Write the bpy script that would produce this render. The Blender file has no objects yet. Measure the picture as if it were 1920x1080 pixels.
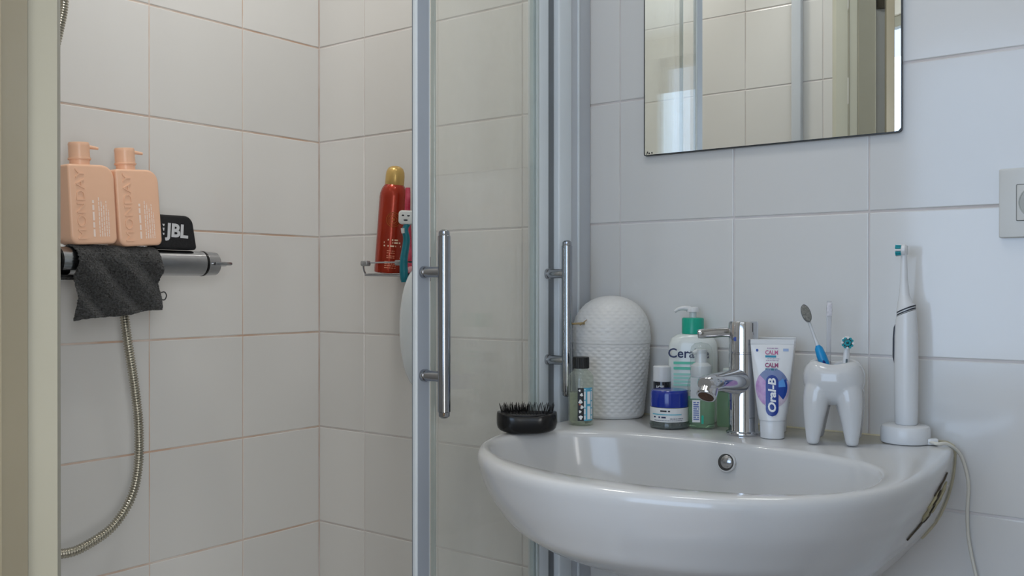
import bpy, bmesh, math, random
from mathutils import Vector, Matrix, noise as mnoise
random.seed(7)
PI = math.pi
SC = bpy.context.scene
COL = SC.collection

# ------------------------------------------------------------------ camera
cd = bpy.data.cameras.new('camera'); cam = bpy.data.objects.new('camera', cd); COL.objects.link(cam)
cd.sensor_width = 36.0
cd.lens = 1785.9 / 1920 * 36
cd.clip_start = 0.02
cam.location = (1.54694, -1.34703, 1.08)
cam.rotation_euler = (PI / 2 - 0.00202734, 0, 0.654683)
SC.camera = cam

# ------------------------------------------------------------------ view, world, lights
SC.view_settings.view_transform = 'Standard'
SC.view_settings.look = 'None'
SC.view_settings.gamma = 1.0
SC.view_settings.exposure = 0.12
SC.view_settings.use_curve_mapping = False
w = bpy.data.worlds.new('sky'); SC.world = w; w.use_nodes = True
nt = w.node_tree; nt.nodes.clear()
wo = nt.nodes.new('ShaderNodeOutputWorld'); wb = nt.nodes.new('ShaderNodeBackground')
wb.inputs[0].default_value = (0.62, 0.76, 1.0, 1); wb.inputs[1].default_value = 1.6
nt.links.new(wb.outputs[0], wo.inputs[0])


def area(name, loc, rot, sx, sy, power, col):
    l = bpy.data.lights.new(name, 'AREA'); l.shape = 'RECTANGLE'; l.size = sx; l.size_y = sy
    l.energy = power; l.color = col
    o = bpy.data.objects.new(name, l); o.location = loc; o.rotation_euler = rot; COL.objects.link(o)
    return o


# daylight coming through the hall window behind the camera
area('hall_daylight', (1.30, -3.16, 1.40), (math.radians(90), 0, 0), 1.9, 1.4, 20, (0.53, 0.73, 1.0))
# added fill light at a made-up side window, brightening the lower shower
area('side_fill', (2.57, -1.85, 1.22), (math.radians(90), 0, math.radians(90)), 1.0, 1.4, 31, (1.0, 0.98, 0.93))
# light of the round ceiling lamp in the bathroom
area('bathroom_ceiling_light', (0.95, -0.55, 2.335), (0, 0, 0), 0.30, 0.30, 1.7, (0.93, 0.97, 1.0))
# light of the recessed shower lamp
area('shower_light', (0.33, -0.50, 2.39), (0, 0, 0), 0.16, 0.16, 3.7, (1.0, 0.955, 0.88))

# ------------------------------------------------------------------ materials


def lin(c):
    return tuple((x / 255 / 12.92) if x / 255 <= 0.04045 else ((x / 255 + 0.055) / 1.055) ** 2.4 for x in c) + (1,)


MATS = {}


def mat(name, rgb, rough=0.5, metal=0.0, trans=0.0, ior=1.45, nscale=0, namt=0.0, bump=0.0, bscale=60, coat=0.0,
        rvar=0.0, alpha=1.0, sheen=0.0, sss=0.0, rgb2=None):
    if name in MATS:
        return MATS[name]
    m = bpy.data.materials.new(name); m.use_nodes = True
    t = m.node_tree; b = t.nodes['Principled BSDF']
    c = lin(rgb)
    b.inputs['Base Color'].default_value = c
    b.inputs['Roughness'].default_value = rough
    b.inputs['Metallic'].default_value = metal
    b.inputs['Transmission Weight'].default_value = trans
    b.inputs['IOR'].default_value = ior
    b.inputs['Coat Weight'].default_value = coat
    b.inputs['Coat Roughness'].default_value = 0.05
    b.inputs['Alpha'].default_value = alpha
    b.inputs['Sheen Weight'].default_value = sheen
    if sss:
        b.inputs['Subsurface Weight'].default_value = sss
        b.inputs['Subsurface Radius'].default_value = (0.01, 0.01, 0.01)
    tc = t.nodes.new('ShaderNodeTexCoord')
    nz = t.nodes.new('ShaderNodeTexNoise'); nz.inputs['Scale'].default_value = nscale or 9
    nz.inputs['Detail'].default_value = 4
    t.links.new(tc.outputs['Object'], nz.inputs['Vector'])
    cr = t.nodes.new('ShaderNodeValToRGB')
    cr.color_ramp.elements[0].position = 0.35; cr.color_ramp.elements[1].position = 0.68
    c2 = lin(rgb2) if rgb2 else tuple(max(0, x * (1 - (namt or 0.03))) for x in c[:3]) + (1,)
    cr.color_ramp.elements[0].color = c2; cr.color_ramp.elements[1].color = c
    t.links.new(nz.outputs['Fac'], cr.inputs['Fac'])
    t.links.new(cr.outputs['Color'], b.inputs['Base Color'])
    if rvar:
        mr = t.nodes.new('ShaderNodeMapRange')
        mr.inputs['To Min'].default_value = max(0, rough - rvar); mr.inputs['To Max'].default_value = rough + rvar
        t.links.new(nz.outputs['Fac'], mr.inputs['Value']); t.links.new(mr.outputs['Result'], b.inputs['Roughness'])
    if bump:
        n2 = t.nodes.new('ShaderNodeTexNoise'); n2.inputs['Scale'].default_value = bscale
        n2.inputs['Detail'].default_value = 3
        t.links.new(tc.outputs['Object'], n2.inputs['Vector'])
        bp = t.nodes.new('ShaderNodeBump'); bp.inputs['Strength'].default_value = bump
        bp.inputs['Distance'].default_value = 0.002
        t.links.new(n2.outputs['Fac'], bp.inputs['Height']); t.links.new(bp.outputs['Normal'], b.inputs['Normal'])
    MATS[name] = m
    return m


def thin_glass(name, tint, haze, hazecol, rough=0.0):
    """pane glass: straight-through with a Fresnel sheen, a little limescale haze"""
    m = bpy.data.materials.new(name); m.use_nodes = True
    t = m.node_tree; t.nodes.clear()
    out = t.nodes.new('ShaderNodeOutputMaterial')
    tr = t.nodes.new('ShaderNodeBsdfTransparent'); tr.inputs[0].default_value = tint
    gl = t.nodes.new('ShaderNodeBsdfGlossy'); gl.inputs['Roughness'].default_value = rough
    fr = t.nodes.new('ShaderNodeFresnel'); fr.inputs['IOR'].default_value = 1.45
    # both sides of the pane use the air-side Fresnel term
    geo = t.nodes.new('ShaderNodeNewGeometry')
    mi = t.nodes.new('ShaderNodeMapRange'); mi.inputs['To Min'].default_value = 1.45; mi.inputs['To Max'].default_value = 1 / 1.45
    t.links.new(geo.outputs['Backfacing'], mi.inputs['Value']); t.links.new(mi.outputs[0], fr.inputs['IOR'])
    mx = t.nodes.new('ShaderNodeMixShader')
    t.links.new(fr.outputs[0], mx.inputs[0]); t.links.new(tr.outputs[0], mx.inputs[1]); t.links.new(gl.outputs[0], mx.inputs[2])
    d0 = t.nodes.new('ShaderNodeBsdfDiffuse'); d0.inputs[0].default_value = hazecol
    d1 = t.nodes.new('ShaderNodeBsdfTranslucent'); d1.inputs[0].default_value = hazecol
    df = t.nodes.new('ShaderNodeMixShader'); df.inputs[0].default_value = 0.45
    t.links.new(d0.outputs[0], df.inputs[1]); t.links.new(d1.outputs[0], df.inputs[2])
    tc = t.nodes.new('ShaderNodeTexCoord')
    mp = t.nodes.new('ShaderNodeMapping'); mp.inputs['Scale'].default_value = (1, 1, 0.45)
    nz = t.nodes.new('ShaderNodeTexNoise'); nz.inputs['Scale'].default_value = 14; nz.inputs['Detail'].default_value = 8
    nz.inputs['Roughness'].default_value = 0.7
    t.links.new(tc.outputs['Object'], mp.inputs[0]); t.links.new(mp.outputs[0], nz.inputs['Vector'])
    mr = t.nodes.new('ShaderNodeMapRange'); mr.inputs['From Min'].default_value = 0.3; mr.inputs['From Max'].default_value = 0.75
    mr.inputs['To Min'].default_value = haze * 0.55; mr.inputs['To Max'].default_value = haze * 1.5
    t.links.new(nz.outputs['Fac'], mr.inputs['Value'])
    m2 = t.nodes.new('ShaderNodeMixShader')
    t.links.new(mr.outputs[0], m2.inputs[0]); t.links.new(mx.outputs[0], m2.inputs[1]); t.links.new(df.outputs[0], m2.inputs[2])
    t.links.new(m2.outputs[0], out.inputs[0])
    MATS[name] = m
    return m


def tile_mat():
    m = bpy.data.materials.new('glazed_tile'); m.use_nodes = True
    t = m.node_tree; b = t.nodes['Principled BSDF']
    tc = t.nodes.new('ShaderNodeTexCoord')
    oi = t.nodes.new('ShaderNodeObjectInfo')
    cr = t.nodes.new('ShaderNodeValToRGB')
    cr.color_ramp.elements[0].color = lin((214, 213, 211)); cr.color_ramp.elements[1].color = lin((221, 220, 218))
    t.links.new(oi.outputs['Random'], cr.inputs['Fac'])
    t.links.new(cr.outputs['Color'], b.inputs['Base Color'])
    b.inputs['Roughness'].default_value = 0.12
    b.inputs['IOR'].default_value = 1.5
    nz = t.nodes.new('ShaderNodeTexNoise'); nz.inputs['Scale'].default_value = 11; nz.inputs['Detail'].default_value = 2
    vm = t.nodes.new('ShaderNodeVectorMath'); vm.operation = 'ADD'
    t.links.new(tc.outputs['Object'], vm.inputs[0])
    sc = t.nodes.new('ShaderNodeVectorMath'); sc.operation = 'SCALE'; sc.inputs[0].default_value = (7, 3, 5)
    t.links.new(oi.outputs['Random'], sc.inputs['Scale']); t.links.new(sc.outputs[0], vm.inputs[1])
    t.links.new(vm.outputs[0], nz.inputs['Vector'])
    bp = t.nodes.new('ShaderNodeBump'); bp.inputs['Strength'].default_value = 0.25; bp.inputs['Distance'].default_value = 0.0012
    t.links.new(nz.outputs['Fac'], bp.inputs['Height']); t.links.new(bp.outputs['Normal'], b.inputs['Normal'])
    MATS['tile'] = m
    return m


def grout_mat(name, c1, c2, lo=0.42, hi=0.62):
    m = bpy.data.materials.new(name); m.use_nodes = True
    t = m.node_tree; b = t.nodes['Principled BSDF']
    tc = t.nodes.new('ShaderNodeTexCoord')
    nz = t.nodes.new('ShaderNodeTexNoise'); nz.inputs['Scale'].default_value = 7; nz.inputs['Detail'].default_value = 6
    t.links.new(tc.outputs['Object'], nz.inputs['Vector'])
    cr = t.nodes.new('ShaderNodeValToRGB')
    cr.color_ramp.elements[0].position = lo; cr.color_ramp.elements[1].position = hi
    cr.color_ramp.elements[0].color = lin(c1); cr.color_ramp.elements[1].color = lin(c2)
    t.links.new(nz.outputs['Fac'], cr.inputs['Fac']); t.links.new(cr.outputs['Color'], b.inputs['Base Color'])
    b.inputs['Roughness'].default_value = 0.85
    MATS[name] = m
    return m


TILE = tile_mat()
GROUT_SHOWER = grout_mat('grout_shower', (206, 176, 156), (222, 212, 204))
GROUT_OUT = grout_mat('grout_room', (206, 198, 194), (220, 216, 216))
CHROME = mat('chrome', (205, 207, 212), 0.07, 1.0, nscale=30, namt=0.05, rvar=0.03)
CHROMEH = mat('handle_chrome', (160, 163, 168), 0.09, 1.0, nscale=30, namt=0.05, rvar=0.03)
CHROME2 = mat('satin_chrome', (176, 178, 182), 0.2, 1.0, nscale=30, namt=0.08, rvar=0.06)
ALU = mat('white_lacquered_aluminium', (222, 230, 236), 0.28, 0.0, nscale=8, namt=0.04, coat=0.3)
ALU2 = mat('grey_aluminium_channel', (192, 198, 206), 0.3, 0.0, nscale=8, namt=0.05, coat=0.3)
ALUD = mat('grey_rubber_recess', (120, 126, 132), 0.5, nscale=8, namt=0.06)
PORC = mat('glazed_porcelain', (208, 208, 208), 0.14, nscale=5, namt=0.02, coat=0.2)
WHITEP = mat('white_plastic', (222, 222, 222), 0.25, nscale=20, namt=0.02)
WHITEM = mat('matt_white_ceramic', (222, 221, 219), 0.35, nscale=20, namt=0.03)
PEACH = mat('peach_plastic', (242, 196, 166), 0.32, nscale=20, namt=0.03, sss=0.05)
PEACHP = mat('pale_print', (252, 232, 222), 0.4, nscale=20, namt=0.03)
BLACK = mat('black_gloss', (12, 12, 14), 0.22, nscale=20, namt=0.2)
BLACKM = mat('black_fabric', (26, 27, 31), 0.7, nscale=300, namt=0.4, bump=0.4, bscale=900)
TOWEL = mat('charcoal_terry', (84, 85, 86), 0.95, nscale=330, namt=0.80, bump=1.0, bscale=700, sheen=0.15)
CREAM = mat('cream_paint', (156, 154, 140), 0.38, nscale=6, namt=0.05, bump=0.15, bscale=30)
OLIVE = mat('aged_cream_paint', (150, 142, 122), 0.42, nscale=6, namt=0.07, bump=0.15, bscale=30)
GREYSEAL = mat('grey_door_seal', (150, 150, 148), 0.5, nscale=10, namt=0.05)
PAINT = mat('wall_paint', (214, 210, 200), 0.8, nscale=4, namt=0.03, bump=0.2, bscale=90)
CEIL = mat('ceiling_paint', (226, 224, 218), 0.85, nscale=4, namt=0.02)
FLOORM = mat('grey_floor_tile', (120, 118, 114), 0.4, nscale=6, namt=0.12)
WOOD = mat('oak_floor', (150, 118, 84), 0.45, nscale=12, namt=0.3)


# ------------------------------------------------------------------ mesh helpers
def link(name, me, m, parent=None, smooth=True, angle=35):
    if smooth:
        me.polygons.foreach_set('use_smooth', [True] * len(me.polygons))
        try:
            me.set_sharp_from_angle(angle=math.radians(angle))
        except Exception:
            pass
    me.name = name
    if m is not None:
        me.materials.clear(); me.materials.append(m)
    o = bpy.data.objects.new(name, me); COL.objects.link(o)
    if parent is not None:
        o.parent = parent
    return o


class MB:
    def __init__(s):
        s.v = []; s.f = []

    def add(s, v, f, M=None):
        k = len(s.v)
        s.v += [tuple(M @ Vector(p)) for p in v] if M is not None else [tuple(p) for p in v]
        s.f += [tuple(i + k for i in q) for q in f]
        return s

    def mesh(s, name='m'):
        me = bpy.data.meshes.new(name); me.from_pydata(s.v, [], s.f); me.validate()
        bm = bmesh.new(); bm.from_mesh(me); bmesh.ops.recalc_face_normals(bm, faces=bm.faces[:]); bm.to_mesh(me); bm.free()
        me.update(); return me

    def obj(s, name, m, parent=None, smooth=True, angle=35):
        return link(name, s.mesh(name), m, parent, smooth, angle)


def g_box(x0, x1, y0, y1, z0, z1, bev=0.0, seg=2):
    bm = bmesh.new(); bmesh.ops.create_cube(bm, size=1)
    for v in bm.verts:
        v.co = Vector(((x0 + x1) / 2 + v.co.x * (x1 - x0), (y0 + y1) / 2 + v.co.y * (y1 - y0), (z0 + z1) / 2 + v.co.z * (z1 - z0)))
    if bev:
        bmesh.ops.bevel(bm, geom=bm.edges[:], offset=bev, segments=seg, affect='EDGES', profile=0.5)
    bm.verts.index_update()
    r = [v.co[:] for v in bm.verts], [[v.index for v in f.verts] for f in bm.faces]
    bm.free(); return r


def g_rings(rings, closed=True, cap0=True, cap1=True):
    n = len(rings[0]); v = [p for r in rings for p in r]; f = []
    for i in range(len(rings) - 1):
        for j in range(n if closed else n - 1):
            a = i * n + j; b = i * n + (j + 1) % n
            f.append((a, b, b + n, a + n))
    if cap0: f.append(tuple(range(n))[::-1])
    if cap1: f.append(tuple((len(rings) - 1) * n + j for j in range(n)))
    return v, f


def sup(a, b, n, N=48, cx=0, cy=0, z=0, rot=0):
    out = []
    for i in range(N):
        t = 2 * PI * (i + 0.5) / N
        c, s = math.cos(t), math.sin(t)
        x = a * math.copysign(abs(c) ** (2 / n), c); y = b * math.copysign(abs(s) ** (2 / n), s)
        if rot: x, y = x * math.cos(rot) - y * math.sin(rot), x * math.sin(rot) + y * math.cos(rot)
        out.append((cx + x, cy + y, z))
    return out


def g_lathe(prof, N=40, cx=0, cy=0, sx=1, sy=1, cap0=True, cap1=True):
    return g_rings([[(cx + r * sx * math.cos(2 * PI * j / N), cy + r * sy * math.sin(2 * PI * j / N), z) for j in range(N)] for r, z in prof], True, cap0, cap1)


def catmull(pts, sub=8):
    pts = [Vector(p) for p in pts]; P = [pts[0] * 2 - pts[1]] + pts + [pts[-1] * 2 - pts[-2]]; out = []
    for i in range(1, len(P) - 2):
        for k in range(sub):
            t = k / sub; a, b, c, d = P[i - 1], P[i], P[i + 1], P[i + 2]
            out.append(0.5 * ((2 * b) + (c - a) * t + (2 * a - 5 * b + 4 * c - d) * t * t + (3 * b - a - 3 * c + d) * t ** 3))
    out.append(pts[-1]); return out


def g_tube(path, r, N=12, cap=True):
    path = [Vector(p) for p in path]
    rings = []; up = None
    for i, p in enumerate(path):
        d = (path[min(i + 1, len(path) - 1)] - path[max(i - 1, 0)]).normalized()
        if up is None:
            up = d.orthogonal().normalized()
        up = (up - d * up.dot(d)).normalized(); s = d.cross(up)
        rr = r(i / (len(path) - 1)) if callable(r) else (r[i] if isinstance(r, (list, tuple)) else r)
        rings.append([tuple(p + (up * math.cos(2 * PI * j / N) + s * math.sin(2 * PI * j / N)) * rr) for j in range(N)])
    return g_rings(rings, True, cap, cap)


def g_cyl(p, q, r, N=24, r2=None, bev=0.0):
    p = Vector(p); q = Vector(q); d = (q - p); L = d.length; d.normalize()
    r2 = r if r2 is None else r2
    if bev:
        path = [p, p + d * bev, q - d * bev, q]; rr = [r - bev, r, r2, r2 - bev]
    else:
        path = [p, q]; rr = [r, r2]
    up = d.orthogonal().normalized(); s = d.cross(up)
    return g_rings([[tuple(c + (up * math.cos(2 * PI * j / N) + s * math.sin(2 * PI * j / N)) * k) for j in range(N)] for c, k in zip(path, rr)])


def poly_prism(pts, y0, y1, bev=0.0):
    """pts: (x,z) outline, extruded along y"""
    n = len(pts)
    return g_rings([[(x, y0, z) for x, z in pts], [(x, y1, z) for x, z in pts]])


def rrect(x0, x1, z0, z1, r, k=6):
    rs = r if isinstance(r, (list, tuple)) else [r] * 4   # order: br, tr, tl, bl
    out = []
    for (cx, cz, a0), rr in zip(((x1, z0, -PI / 2), (x1, z1, 0), (x0, z1, PI / 2), (x0, z0, PI)), rs):
        ox = cx - rr if cx == x1 else cx + rr; oz = cz - rr if cz == z1 else cz + rr
        for i in range(k + 1):
            a = a0 + PI / 2 * i / k
            out.append((ox + rr * math.cos(a), oz + rr * math.sin(a)))
    return out


def soft_plate(pts, y0, y1, b=0.003, steps=4):
    """outline (x,z) extruded along y with rounded edges (shrinks towards the outline's centre)"""
    cx = sum(p[0] for p in pts) / len(pts); cz = sum(p[1] for p in pts) / len(pts)
    hx = max(abs(p[0] - cx) for p in pts); hz = max(abs(p[1] - cz) for p in pts)
    rings = []
    for k in range(steps + 1):
        a = PI / 2 * k / steps
        s = b * (1 - math.sin(a)); y = y0 + b * (1 - math.cos(a))
        rings.append([(cx + (p[0] - cx) * (1 - s / hx), y, cz + (p[1] - cz) * (1 - s / hz)) for p in pts])
    for k in range(steps, -1, -1):
        a = PI / 2 * k / steps
        s = b * (1 - math.sin(a)); y = y1 - b * (1 - math.cos(a))
        rings.append([(cx + (p[0] - cx) * (1 - s / hx), y, cz + (p[1] - cz) * (1 - s / hz)) for p in pts])
    return g_rings(rings)


def text2d(s, size, bold=0.0, shear=0.0, extr=0.0):
    cu = bpy.data.curves.new('t', 'FONT'); cu.body = s; cu.size = size; cu.offset = bold; cu.shear = shear
    cu.extrude = extr; cu.resolution_u = 3; cu.align_x = 'CENTER'; cu.align_y = 'CENTER'
    o = bpy.data.objects.new('t', cu); COL.objects.link(o)
    dg = bpy.context.evaluated_depsgraph_get(); me = bpy.data.meshes.new_from_object(o.evaluated_get(dg))
    v = [(q.co.x, q.co.y, q.co.z) for q in me.vertices]; f = [tuple(p.vertices) for p in me.polygons]
    bpy.data.objects.remove(o); bpy.data.meshes.remove(me); bpy.data.curves.remove(cu)
    return v, f


def put2d(vf, x=0, z=0, y=0.0, rot=0.0, sx=1.0, sz=1.0):
    """2-D text (x,y,depth) to local front plane (x, -y side, z)"""
    v, f = vf; c, s = math.cos(rot), math.sin(rot)
    return [(x + (a * sx) * c - (b * sz) * s, y - d, z + (a * sx) * s + (b * sz) * c) for a, b, d in v], f


def wrap(vf, r, ang=0.0, ry=None, off=0.0003):
    """wrap (x, y, z) geometry round a vertical cylinder, front = -Y"""
    v, f = vf; ry = ry or r; out = []
    for x, y, z in v:
        a = x / r + ang
        out.append(((r + off - y) * math.sin(a), -(ry + off - y) * math.cos(a), z))
    return out, f


def g_strip(x0, x1, z0, z1, n=1, y=0.0):
    v = []; f = []
    for i in range(n + 1):
        x = x0 + (x1 - x0) * i / n; v += [(x, y, z0), (x, y, z1)]
    for i in range(n): f.append((2 * i, 2 * i + 2, 2 * i + 3, 2 * i + 1))
    return v, f


def dashes(x0, x1, z, h, seed, gap=0.25, y=0.0, mb=None):
    """unreadably small print: word-long marks"""
    rnd = random.Random(seed); mb = mb or MB(); x = x0
    while x < x1:
        L = min(rnd.uniform(1.0, 3.6) * h * 1.6, x1 - x)
        mb.add(*g_strip(x, x + L, z, z + h, 1, y)); x += L + h * (0.6 + gap)
    return mb


def thing(name, label, cat, loc=(0, 0, 0), rz=0.0, group=None, rot=None):
    o = bpy.data.objects.new(name, None); COL.objects.link(o); o.empty_display_size = 0.02
    o.location = loc; o.rotation_euler = rot if rot else (0, 0, rz)
    o['label'] = label; o['category'] = cat
    if group: o['group'] = group
    return o


def struct(o):
    o['kind'] = 'structure'; return o


# ------------------------------------------------------------------ tiled walls
ZJ = [0.0] + [0.9835 + 0.1994 * n for n in range(-4, 8)] + [2.40]
TCACHE = {}


def tile_mesh(wd, ht):
    k = (round(wd, 4), round(ht, 4))
    if k in TCACHE: return TCACHE[k]
    a, b = wd / 2 - 0.0010, ht / 2 - 0.0017
    def R(i, y): return [(-a + i, y, -b + i), (a - i, y, -b + i), (a - i, y, b - i), (-a + i, y, b - i)]
    # front faces -Y; y=0 is the face, grout lies behind
    v, f = g_rings([R(0, 0.004), R(0, 0.0008), R(0.0005, 0.00025), R(0.0013, 0.0)], True, False, True)
    mb = MB().add(v, f); me = mb.mesh('tile'); me.materials.append(TILE)
    me.polygons.foreach_set('use_smooth', [False] * len(me.polygons))
    TCACHE[k] = me; return me


def lay_tiles(wall, joints, zj, place, skip=None):
    for i in range(len(joints) - 1):
        for j in range(len(zj) - 1):
            wd = joints[i + 1] - joints[i]; ht = zj[j + 1] - zj[j]
            if wd < 0.012 or ht < 0.012: continue
            if skip and skip((joints[i] + joints[i + 1]) / 2, (zj[j] + zj[j + 1]) / 2): continue
            o = bpy.data.objects.new('tile', tile_mesh(wd, ht)); COL.objects.link(o); o.parent = wall
            s = (joints[i] + joints[i + 1]) / 2; z = (zj[j] + zj[j + 1]) / 2
            loc, rz = place(s, z)
            o.location = loc
            o.rotation_euler = (random.uniform(-1, 1) * 0.0016, 0, rz + random.uniform(-1, 1) * 0.0016)


GD = 0.0014  # depth of the grout face behind the tile face
YF = -0.965
# back wall (basin and mirror hang on it)
wb_ = struct(MB().add(*g_box(-0.12, 1.87, GD, 0.12, 0, 2.4)).obj('wall_back', GROUT_OUT, None, False))
lay_tiles(wb_, [0.0, 0.136] + [0.136 + 0.2 * i for i in range(1, 9)] + [1.75], ZJ, lambda s, z: ((s, 0, z), 0))
# left wall (shower mixer)
wl_ = struct(MB().add(*g_box(-0.12, -GD, YF - 0.12, GD, 0, 2.4)).obj('wall_left', GROUT_SHOWER, None, False))
lay_tiles(wl_, [YF, -0.7932, -0.5932, -0.3932, -0.1932, 0.0], ZJ, lambda s, z: ((0, s, z), PI / 2))
# front wall beside the door
wf_ = struct(MB().add(*g_box(0.0, 0.80, YF - 0.12, YF - GD, 0, 2.4)).add(*g_box(0.80, 1.66, YF - 0.12, YF - GD, 2.08, 2.4))
             .add(*g_box(1.66, 1.87, YF - 0.12, YF - GD, 0, 2.4)).obj('wall_front', GROUT_OUT, None, False))
lay_tiles(wf_, [0.0, 0.136, 0.336, 0.536, 0.736, 0.80], ZJ, lambda s, z: ((s, YF, z), PI))
lay_tiles(wf_, [0.80, 0.936, 1.136, 1.336, 1.536, 1.66], [2.08, 2.1799, 2.3793, 2.4], lambda s, z: ((s, YF, z), PI))
lay_tiles(wf_, [1.66, 1.75], ZJ, lambda s, z: ((s, YF, z), PI))
# right wall
wr_ = struct(MB().add(*g_box(1.75 + GD, 1.87, YF - 0.12, GD, 0, 2.4)).obj('wall_right', GROUT_OUT, None, False))
lay_tiles(wr_, [YF, -0.8, -0.6, -0.4, -0.2, 0.0], ZJ, lambda s, z: ((1.75, s, z), -PI / 2))

# floors and ceilings
fl = struct(MB().add(*g_box(-0.12, 1.87, YF - 0.12, 0.12, -0.1, 0.0)).obj('floor', GROUT_OUT, None, False))
for i in range(6):
    for j in range(5):
        x0 = 0.70 + 0.21 * i; y0 = YF + 0.193 * j
        x1 = min(x0 + 0.21, 1.75)
        if x1 - x0 < 0.02: continue
        o = MB().add(*g_box(x0 + .0015, x1 - .0015, y0 + .0015, y0 + 0.1915, 0.0, 0.004, 0.0008, 1)).obj('tile', FLOORM, fl, False)
tray_m = mat('white_acrylic', (222, 222, 220), 0.2, nscale=5, namt=0.02)
tr = thing('shower_tray', 'low white shower tray with a round chrome drain on the floor behind the sliding doors', 'shower tray', (0, 0, 0))
b = MB(); n = 40
out = [(x, y, 0.0) for x, y in rrect(0.002, 0.698, YF + 0.002, -0.002, 0.02, 6)]
def inset(z, d, r): return [(x, y, z) for x, y in rrect(0.002 + d, 0.698 - d, YF + 0.002 + d, -0.002 - d, max(r, 0.02), 6)]
b.add(*g_rings([out, inset(0.05, 0, 0.02), inset(0.055, 0.005, 0.02), inset(0.055, 0.045, 0.05), inset(0.03, 0.065, 0.06), inset(0.026, 0.2, 0.08)]))
b.obj('basin', tray_m, tr)
MB().add(*g_lathe([(0.045, 0.0262), (0.045, 0.029), (0.04, 0.031), (0.012, 0.031)], 32, 0.33, -0.5)).obj('drain', CHROME, tr)

struct(MB().add(*g_box(-0.12, 1.87, YF - 0.12, 0.12, 2.4, 2.5)).obj('ceiling', CEIL, None, False))
# hall outside the door, where the photographer stands
struct(MB().add(*g_box(0.2, 2.6, -3.3, YF - 0.12, -0.1, 0.0)).obj('floor_hall', WOOD, None, False))
struct(MB().add(*g_box(0.2, 2.6, -3.3, YF - 0.12, 2.4, 2.5)).obj('ceiling_hall', CEIL, None, False))
struct(MB().add(*g_box(0.1, 0.2, -3.3, YF - 0.12, -0.1, 2.5)).obj('wall_hall_left', PAINT, None, False))
hr = MB()
for q in ((-3.3, -2.38, -0.1, 2.5), (-1.32, YF - 0.12, -0.1, 2.5), (-2.38, -1.32, -0.1, 0.55), (-2.38, -1.32, 2.15, 2.5)):
    hr.add(*g_box(2.6, 2.7, q[0], q[1], q[2], q[3]))
struct(hr.obj('wall_hall_right', PAINT, None, False))
w2 = MB()
for q in ((-2.38, -2.33, 0.55, 2.15), (-1.37, -1.32, 0.55, 2.15), (-2.38, -1.32, 0.55, 0.60), (-2.38, -1.32, 2.10, 2.15)):
    w2.add(*g_box(2.62, 2.68, q[0], q[1], q[2], q[3], 0.004, 1))
win2 = struct(w2.obj('window_added', CREAM, None, False))  # added window, made up to go with the side fill light
struct(MB().add(*g_box(1.87, 2.6, YF - 0.12, YF, -0.1, 2.5)).obj('wall_hall_front', PAINT, None, False))
hb = MB()
for q in ((0.2, 0.30, 0, 2.4), (2.3, 2.6, 0, 2.4), (0.30, 2.3, 0, 0.7), (0.30, 2.3, 2.3, 2.4)):
    hb.add(*g_box(q[0], q[1], -3.3, -3.2, q[2], q[3]))
struct(hb.obj('wall_hall_back', PAINT, None, False))
wf = MB()
for q in ((0.30, 0.35, 0.7, 2.3), (2.25, 2.3, 0.7, 2.3), (1.275, 1.325, 0.7, 2.3), (0.30, 2.3, 0.7, 0.75), (0.30, 2.3, 2.25, 2.3)):
    wf.add(*g_box(q[0], q[1], -3.28, -3.22, q[2], q[3], 0.004, 1))
win = struct(wf.obj('window_1', CREAM, None, False))
PANE = thin_glass('window_pane_glass', (0.98, 0.99, 1, 1), 0.01, (0.8, 0.8, 0.8, 1))
for x0, x1 in ((0.35, 1.275), (1.325, 2.25)):
    MB().add(*g_box(x0, x1, -3.252, -3.248, 0.75, 2.25)).obj('pane', PANE, win, False)

MB().add(*g_box(2.648, 2.652, -2.33, -1.37, 0.60, 2.10)).obj('pane', PANE, win2, False)

# ------------------------------------------------------------------ door frame (left jamb in the foreground)
fr_pts = [(0.760, YF + 0.0), (0.766, -0.9585), (0.7725, -0.9545), (0.779, -0.9575), (0.815, -0.9755), (0.820, -0.9745),
          (0.848, -0.9900), (0.8522, -0.9935), (0.8495, -1.004), (0.8475, -1.0125), (0.846, -1.0135)]
fr_back = [(0.846, -1.0140), (0.8655, -1.0215), (0.8695, -1.0235), (0.8800, -1.0420), (0.8835, -1.0470), (0.8835, -1.066), (0.905, -1.072), (0.905, -1.10), (0.80, -1.10), (0.80, YF)]
b = MB()
pts = fr_pts + [(0.846, -1.09), (0.80, -1.09), (0.80, YF)]
b.add(*g_rings([[(x, y, 0.0) for x, y in pts], [(x, y, 2.08) for x, y in pts]]))
def mirx(p): return [(2.46 - x, y) for x, y in p][::-1]
b.add(*g_rings([[(x, y, 0.0) for x, y in mirx(pts)], [(x, y, 2.08) for x, y in mirx(pts)]]))
b.add(*g_box(0.80, 1.66, -1.09, -0.96, 2.03, 2.08, 0.004, 2))
dframe = struct(b.obj('door_1', CREAM, None, True, 25))
def jamb(name, pl, m, z0=0.0, z1=2.03):
    return MB().add(*g_rings([[(x, y, z0) for x, y in pl], [(x, y, z1) for x, y in pl]])).obj(name, m, dframe, True, 25)
ARCH = mat('lit_cream_paint', (204, 203, 188), 0.38, nscale=6, namt=0.03)  # frame cream lightened; bathroom light on the room-facing slope is painted in
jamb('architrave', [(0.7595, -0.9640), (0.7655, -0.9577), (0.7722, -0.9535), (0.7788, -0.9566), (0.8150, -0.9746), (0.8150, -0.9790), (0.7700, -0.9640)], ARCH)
j1 = [(0.8462, -1.0145), (0.8650, -1.0215), (0.8650, -1.0290), (0.8462, -1.0290)]
jamb('door_seal', j1, GREYSEAL)
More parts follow.
